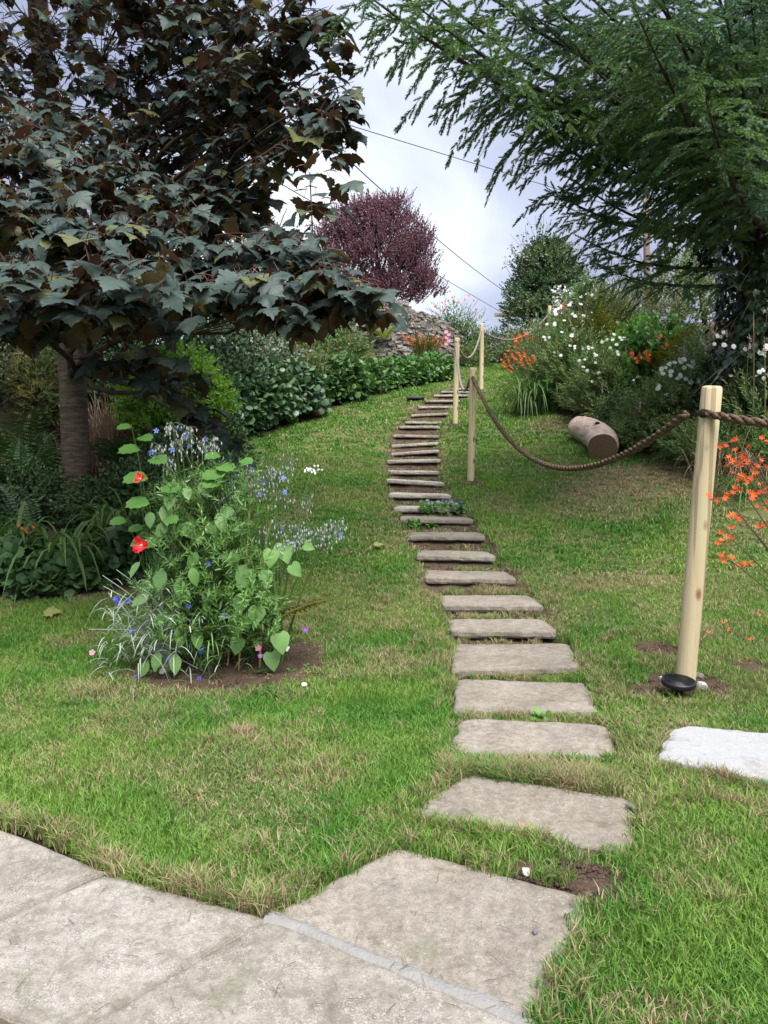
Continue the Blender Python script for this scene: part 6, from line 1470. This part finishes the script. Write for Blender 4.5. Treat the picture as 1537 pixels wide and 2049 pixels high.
b, root = root_at(420, 1350, 'cornflower', 'deep blue cornflowers low at the front of the clump', 'cornflower', 'cornflowers'); fs_ = ((416, 1128), (447, 1233), (402, 1305), (400, 1358), (376, 1213), (405, 1296), (340, 1321)); g = Geo()
for x_, y_ in fs_: tube(bez(b, (b + cp(x_, y_, -.1))/2 + [0, 0, .06], cp(x_, y_, -.14), 8), .002, 'leaf_grey', 3, False, g)
for k in range(120): ribbon(strap_pts(cp(395 + 45*rs.normal(), 1290 + 30*rs.normal(), rs.normal(-.1, .06)), rs.random()*6.28, .14, rs.uniform(0, 1), .8, rs.uniform(.2, 1), 5), .006, 'leaf_fresh', g, rs.random())
g.build('foliage', parent=root, kind='stuff')
for x_, y_ in fs_: bloom('cornflower', cp(x_, y_, -.15), (rs.normal(0, .5), -1, .4+rs.random()), .018, root)
# ferns of the clump
b, root = root_at(540, 1290, 'fern_plant', 'single fern frond spreading right over the lawn from the clump', 'fern'); g = Geo()
frond(cp(545, 1245), -.05, .52, .55, .85, .25, 'leaf_fern_olive', g, .30, 24, 3); g.build('frond', parent=root)
g = Geo(); frond(cp(550, 1225, .05), .15, .40, .3, .8, .2, 'leaf_fern_olive', g, .28, 20, 5); g.build('frond', parent=root)
tube([b, cp(545, 1245)], .004, 'fern_stem', 4).build('stem', parent=root)
b, root = root_at(405, 1330, 'fern_plant', 'bright green fern with small fronds at the front of the clump', 'fern')
for k in range(9):
    g = Geo(); frond(cp(395 + rs.normal()*8, 1290 + rs.normal()*10, -.12), rs.uniform(2.6, 6.8), .26, 1.0, .6, .5, 'leaf_fern_lime' if k % 3 == 0 else 'leaf_bright', g, .28, 18, 60+k); g.build('frond', parent=root)
# pansies and daisies at the foot
for x_, y_, kind, s_, lab in ((611, 1260, 'pansy', .022, 'small purple flower on the bare soil right of the clump'), (573, 1297, 'pansy_white', .024, 'white flower at the right foot of the clump'), (517, 1297, 'pinkbloom', .022, 'upper pink flower at the foot of the canes'), (521, 1312, 'pansy', .018, 'lower mauve flower at the foot of the canes'),
        (325, 1363, 'daisy', .022, 'white daisy on the soil in front of the clump'), (185, 1306, 'pinkbloom', .02, 'pale pink bloom on a trailing stem left of the clump'), (434, 1197, 'pansy_white', .016, 'small pale flower inside the clump')):
    p = cp(x_, y_, -.08 if y_ > 1280 else 0); b = A_([p[0] + .02, p[1] + .05, 0]); b[2] = gz(b); root = empty('small_flower', tuple(b), lab, 'flower', 'small flowers round the clump')
    p[2] = max(p[2], b[2] + .03); tube(bez(b, (b+p)/2 + [0, 0, .01], p, 5), .0016, 'stem_green', 4).build('stem', parent=root); bloom(kind, p, (rs.normal(0, .3), -1, .7), s_, root)
    for k in range(6): a = rs.random()*6.28; put_leaf(root, 'oval', 'leaf_bright', b + A_([0, 0, .01]), (np.cos(a), np.sin(a), .35), (0, 0, 1), .035)
# one long thin stem arching out
b, root = root_at(500, 1310, 'arching_stem', 'long thin grass stem arching out of the clump over the lawn', 'stem'); tube(A_([b, cp(505, 1100), cp(555, 930), cp(600, 870), cp(632, 856), cp(645, 868)]), [.003, .0025, .002, .002, .0015, .001], 'stem_green', 4).build('stem', parent=root)
t = cp(625, 940); b, root = root_at(560, 1310, 'white_flower', 'white flower cluster on a thin stem right of the clump', 'flower'); tube(bez(b, cp(580, 1050), t, 9), .0025, 'stem_green', 4).build('stem', parent=root)
for k in range(18): bloom('pansy_white', t + A_([rs.normal(0, .025), rs.normal(0, .01), rs.normal(0, .012)]), (rs.normal(0, .4), -1, .7), .007, root)

# ------------------------------------------------------------------ log
q = NT('log_wood'); o = q.objco(); mpl = q.n('ShaderNodeMapping'); q.l(o, mpl.inputs[0]); mpl.inputs['Scale'].default_value = (5, 1.2, 5)
col = q.mix(q.rng(q.noise(1.2, 5, mpl.outputs[0], .6, 1.2), .35, .65), (.60, .47, .37), (.42, .30, .23)); col = q.mix(q.rng(q.noise(2.6, 5, mpl.outputs[0]), .60, .70), col, (.28, .18, .13))
q.done(q.bsdf(col, .8, .2, q.noise(9, 5, mpl.outputs[0]), .35, .01))
q = NT('log_end'); o = q.objco(); wv = q.n('ShaderNodeTexWave', wave_type='RINGS', rings_direction='SPHERICAL'); wv.inputs['Scale'].default_value = 9; wv.inputs['Distortion'].default_value = 2.5; wv.inputs['Detail'].default_value = 3; q.l(o, wv.inputs['Vector'])
q.done(q.bsdf(q.mix(wv.outputs['Fac'], (.17, .11, .065), (.25, .17, .105)), .9, .1, wv.outputs['Fac'], .3, .004))
e0 = G(1206, 924); sc = e0[1]/1500; rl = 29*sc
end = P(1206, 893, e0[1]); knee = P(1203, 866, e0[1] + .55); far = P(1150, 848, e0[1] + 1.5); end[2] = gz(end) + rl*.93; knee[2] = gz(knee) + rl*1.0; far[2] = gz(far) + rl*.85
cl_fix = .6
lr = empty('log', tuple(end), 'pale debarked bent log lying on the grass with a dark sawn end', 'log')
cl = bez(end, knee*1.5 - (end+far)*.25, far, 16); tp_ = np.linspace(0, 1, 16); rads = rl*np.interp(tp_, [0, .08, .3, .5, .8, .93, .98, 1], [1.0, 1.02, 1.05, 1.05, .98, .9, .72, .45])
lg = tube(cl, rads, 'log_wood', 28, False, wob=.16); lring = lg.V[0][:28].copy(); lg.build('trunk', parent=lr)
T0 = (cl[0]-cl[1]); T0 /= np.linalg.norm(T0); lring = lring + T0*.003; lc = lring.mean(0) + T0*.004
Geo().raw(np.concatenate([lring, lc + (lring-lc)*.5 + T0*.002, [lc]]), [t_ for i in range(28) for t_ in ((i, (i+1) % 28, 28+(i+1) % 28), (i, 28+(i+1) % 28, 28+i), (28+i, 28+(i+1) % 28, 56))], 'log_end', smooth=False).build('sawn_end', parent=lr)
T1 = cl[-1]; tube([cl[-2], T1], [rl*.70, rl*.40], 'log_wood', 20).build('far_end', parent=lr)
kp = cl[7] + A_([-.06, -rl*.62, rl*.78]); g = tube([kp - [0, -.05, .05], kp + [-.0, -.02, .02], kp + [-.0, -.03, .028]], [.07, .055, .04], 'log_wood', 10, False); g.build('knot', parent=lr)
tube([kp + [0, -.025, .024], kp + [0, -.034, .033]], [.036, .03], 'hole_dark', 10).build('knot_hole', parent=lr)

# ------------------------------------------------------------------ solar light
plain('black_plastic', (.012, .012, .013), .38, .5); plain('solar_panel', (.05, .05, .055), .12, .6, coat=.6); plain('led', (.75, .75, .78), .3, .5)
sb = G(1357, 1398); D_ = sb[1]; zc = zat(1364, D_); rr = 34*D_/1500
tilt = A_([.02, -.10, 1.]); tilt /= np.linalg.norm(tilt)
sl = empty('solar_light', tuple(sb), 'round black solar ground light on a spike in front of the nearest post', 'solar light')
c = A_([sb[0], D_, zc]); up = tilt
def lathe(prof, m, seg=36): return tube([c + up*h for r_, h in prof], [r_ for r_, h in prof], m, seg, False)
lathe([(rr*.60, -.021), (rr*.96, -.019), (rr, -.012), (rr*1.0, .006), (rr*.97, .011), (rr*.86, .011), (rr*.85, .005)], 'black_plastic').build('rim', parent=sl)
g = tube([c + up*.004, c + up*.006], [rr*.86, rr*.86], 'solar_panel', 36); g.build('panel', parent=sl)
u = np.cross(up, [0, 1., 0]); u /= np.linalg.norm(u); v = np.cross(up, u)
for k in range(8):
    a = k*math.pi/4 + .2; p = c + up*.0065 + (u*math.cos(a) + v*math.sin(a))*rr*.70; tube([p, p + up*.0015], .0052, 'led', 10).build('led', parent=sl)
lathe([(rr*.60, -.020), (rr*.40, -.032), (rr*.34, -.052), (rr*.24, -.078), (rr*.10, -.11), (.004, -.15)], 'black_plastic').build('body', parent=sl)
for k in range(6):
    a = k*math.pi/3; d_ = u*math.cos(a) + v*math.sin(a); tube([c + d_*rr*.42 - up*.03, c + d_*rr*.30 - up*.065, c + d_*rr*.12 - up*.11], [.004, .004, .002], 'black_plastic', 4).build('rib', parent=sl)

# ------------------------------------------------------------------ stones, petals and small things
def rock(name, c_, s_, m, label, cat='stone', seed=0, group=None):
    bm = bmesh.new(); bmesh.ops.create_icosphere(bm, subdivisions=3, radius=1); rs_ = random.Random(seed); cuts = [Vector((rs_.gauss(0, 1), rs_.gauss(0, 1), rs_.gauss(0, 1))).normalized() for _ in range(9)]
    for v_ in bm.verts:
        for k in cuts:
            dd = v_.co.dot(k) - .72
            if dd > 0: v_.co -= k*dd*.9
        v_.co *= 1 + .10*(float(fbm(A_([v_.co.x*2+seed]), A_([v_.co.y*2+v_.co.z]), seed, 3)[0])-.5)
    me = bpy.data.meshes.new(name); bm.to_mesh(me); bm.free(); me.materials.append(MATS[m]); o = bpy.data.objects.new(name, me); C.objects.link(o); o.location = c_; o.scale = s_; o.rotation_euler = (0, 0, rs_.uniform(0, 6)); return tag(o, label, cat, group)
plain('boulder', (.16, .145, .13), .9, .2, (.28, .26, .23), 4, .8, 9); plain('chalk_stone', (.62, .58, .52), .85, .2, (.48, .43, .36), 7, .6, 9); plain('dark_pebble', (.14, .14, .16), .8, .3)
b = G(62, 1190); rock('boulder', (b[0], b[1]+.15, b[2]+.12), (.21, .2, .25), 'boulder', 'upright grey boulder at the left lawn edge among dark leaves', 'boulder', 3)
b = gp(1051, 1752); rock('stone', (b[0], b[1], .012), (.020, .016, .018), 'chalk_stone', 'small white stone on the soil between the two largest slabs', seed=5)
b = gp(1181, 1794); rock('stone', (b[0], b[1], .006), (.008, .007, .006), 'dark_pebble', 'tiny grey pebble at the corner of the brownish flagstone', seed=6)
b = gp(1071, 1872); rock('stone', (b[0], b[1], .014), (.012, .009, .006), 'dark_pebble', 'small bluish pebble lying on the brownish flagstone', seed=7)
b = G(1404, 1378); rock('stone', (b[0], b[1], b[2]+.015), (.042, .03, .026), 'chalk_stone', 'cream stone right of the solar light', seed=8)
b = G(1332, 1368); rock('stone', (b[0], b[1]+.03, b[2]+.012), (.035, .03, .02), 'chalk_stone', 'pale flint left of the solar light', seed=9)
b = G(1395, 1362); rock('stone', (b[0]+.02, b[1]+.03, b[2]+.015), (.04, .03, .03), 'boulder', 'grey stone touching the foot of the nearest post', seed=10)
b = gp(1262, 1628); rock('stone', (b[0], b[1], .03), (.022, .016, .012), 'boulder', 'brownish stone chip at the right end of the first step slab', seed=11)
for x_, y_, i in ((818, 968, 0), (826, 975, 1)): b = G(x_, y_, True); rock('stone', (b[0], b[1], b[2]+.03), (.04, .03, .03), 'boulder' if i else 'dark_pebble', ('grey' if i else 'dark') + ' stone in the soil under the middle steps', seed=12+i)
# weeds on the steps
plain('bell_mauve', (.36, .30, .62), .7, .1)
for x_, y_, w_, lab in ((885, 1022, .42, 'low flowering green weed spilling over the steps'), (830, 1052, .12, 'small leafy weed under the step edge, left'), (865, 1050, .10, 'small leafy weed under the step edge, middle'), (1080, 1442, .05, 'tiny weed at the front edge of the second slab')):
    b = G(x_, y_ + 6, True); root = empty('weed', tuple(b), lab, 'weed', 'weeds growing on the steps'); n = int(500*w_); T = b + np.stack([(rs.random(n)-.5)*w_*1.2, (rs.random(n)-.5)*w_*.5, .02 + rs.random(n)*.10*min(1, w_*4)], 1)
    Geo().inst(leaf('round', 'leaf_bright', .2, .1, .2, 'stem_green'), frames(unit(n, None, rs), A_([[0, -.4, 1.]]) + rs.normal(0, .3, (n, 3)))*(.035+.02*rs.random(n))[:, None, None], T).build('foliage', parent=root, kind='stuff')
    if w_ > .3:
        n = 40; Geo().inst(petals(5, 'bell_mauve', .5, 0, .3).proto(), frames(unit(n, None, rs), unit(n, None, rs))*.016, b + np.stack([(rs.random(n)-.5)*w_*1.2, -.05+(rs.random(n)-.5)*w_*.4, .10+rs.random(n)*.05], 1)).build('blossoms', parent=root, kind='stuff')
# fallen leaves and petals
for x_, y_, s_, lab in ((90, 1240, .09, 'pale fallen leaf on the lawn at the left'), (750, 1102, .06, 'small pale fallen leaf on the lawn left of the steps')):
    b = G(x_, y_); g = Geo(); g.inst(leaf('maple', 'leaf_yellow', .3, .3), frames(A_([[1, .3, .1]]), A_([[0, -.3, 1.]]))*s_*1.4, A_([b + [0, 0, .05]])); tag(g.build('fallen_leaf', origin=b), lab, 'leaf', 'fallen leaves on the lawn')
leafmat('cream_petal', (.80, .68, .50), (.85, .75, .6), None, trans=.1)
for x_, y_, m, lab in ((604, 1385, 'cream_petal', 'cream petal on the grass in front of the clump'), (602, 845, 'cream_petal', 'pale petal at the dark edge of the left border')):
    b = G(x_, y_); g = Geo(); g.inst(leaf('round', m, .3, .3), frames(A_([[1, .2, .2]]), A_([[0, -.4, 1.]]))*.035, A_([b + [0, 0, .035]])); tag(g.build('fallen_petal', origin=b), lab, 'petal', 'fallen petals')
PZL = ['orange petal fallen on the grass left of the nearest post', 'orange petal fallen on the grass just right of the nearest post', 'orange petal at the right edge, highest of the fallen ones', 'orange petal on the grass midway to the right edge', 'orange petal beside the bare soil at the right edge', 'orange petal on the grass below the crocosmia stems', 'orange petal cut by the right edge of the view', 'orange petal between the post and the right edge']
plz = [(1275, 1277), (1418, 1357-80), (1517, 1240), (1502, 1290), (1495, 1330), (1445, 1255), (1535, 1262), (1460, 1270)]
for i, (x_, y_) in enumerate(plz):
    b = G(x_, y_); g = Geo(); g.inst(petals(4, 'orange_petal', .42, 0, .35).proto(), frames(A_([[rs.normal(), rs.normal(), .3]]), A_([[0, -.5, 1.]]))*.022, A_([b + [0, 0, .035]])); tag(g.build('fallen_petal', origin=b), PZL[i], 'petal', 'fallen orange petals')
# twigs and clippings on the flags
g = Geo()
for k in range(170):
    x_, y_ = rs.random()*1150, 1700 + rs.random()*345; p = gp(x_, y_)
    if not any(inside(pl, p[0:1], p[1:2])[0] for pl in PAVED[:3]): continue
    a = rs.random()*6.28; l = .006 + .022*rs.random(); d_ = A_([math.cos(a), math.sin(a), 0])*l; pp = A_([p[0], p[1], .014]); tube([pp - d_, pp + [0, 0, .002], pp + d_], [.0006, .0010, .0004], 'dry_stem' if k % 3 else 'stem_brown', 3, False, g)
g.build('grass_clippings', kind='stuff'); tag(bpy.data.objects['grass_clippings'], 'scattered dry clippings and twigs on the paving', 'clippings')
# crumbs of earth on the bare patches
g = Geo(); V8 = A_([(1, 0, 0), (-1, 0, 0), (0, 1, 0), (0, -1, 0), (0, 0, 1), (0, 0, -1)]); F8 = np.array([(0, 2, 4), (2, 1, 4), (1, 3, 4), (3, 0, 4), (2, 0, 5), (1, 2, 5), (3, 1, 5), (0, 3, 5)]); TT = []
for c_, rx, ry in BARE:
    n = int(2600*rx*ry*3.14*2) + 60; a = rs.random(n)*6.28; r_ = np.sqrt(rs.random(n)); TT.append(np.stack([c_[0] + rx*r_*np.cos(a), c_[1] + ry*r_*np.sin(a)], 1))
yy = 5.2 + 12.3*rs.random(4200); TT.append(np.stack([smooth_interp(yy, PX_Y, PX_X) + (rs.random(4200)-.5)*2*np.interp(yy, PX_Y, PH), yy], 1))
TT = np.concatenate(TT)
for poly in PAVED: TT = TT[dist_poly(poly, TT[:, 0], TT[:, 1]) > .005]
n = len(TT); g.inst([(V8 + rs.normal(0, .15, V8.shape), F8, 'turf_soil')], frames(unit(n, None, rs), unit(n, None, rs))*((.003+.007*rs.random(n)**2)*np.where(TT[:, 1] > 5.3, 2.0, 1))[:, None, None], np.concatenate([TT, H(TT[:, 0], TT[:, 1])[:, None] + .004], 1))
o = g.build('soil_crumbs', kind='stuff'); a = o.data.attributes.new('soil', 'FLOAT', 'POINT'); a.data.foreach_set('value', np.ones(len(o.data.vertices), np.float32)); tag(o, 'loose crumbs of earth on the bare patches', 'earth')
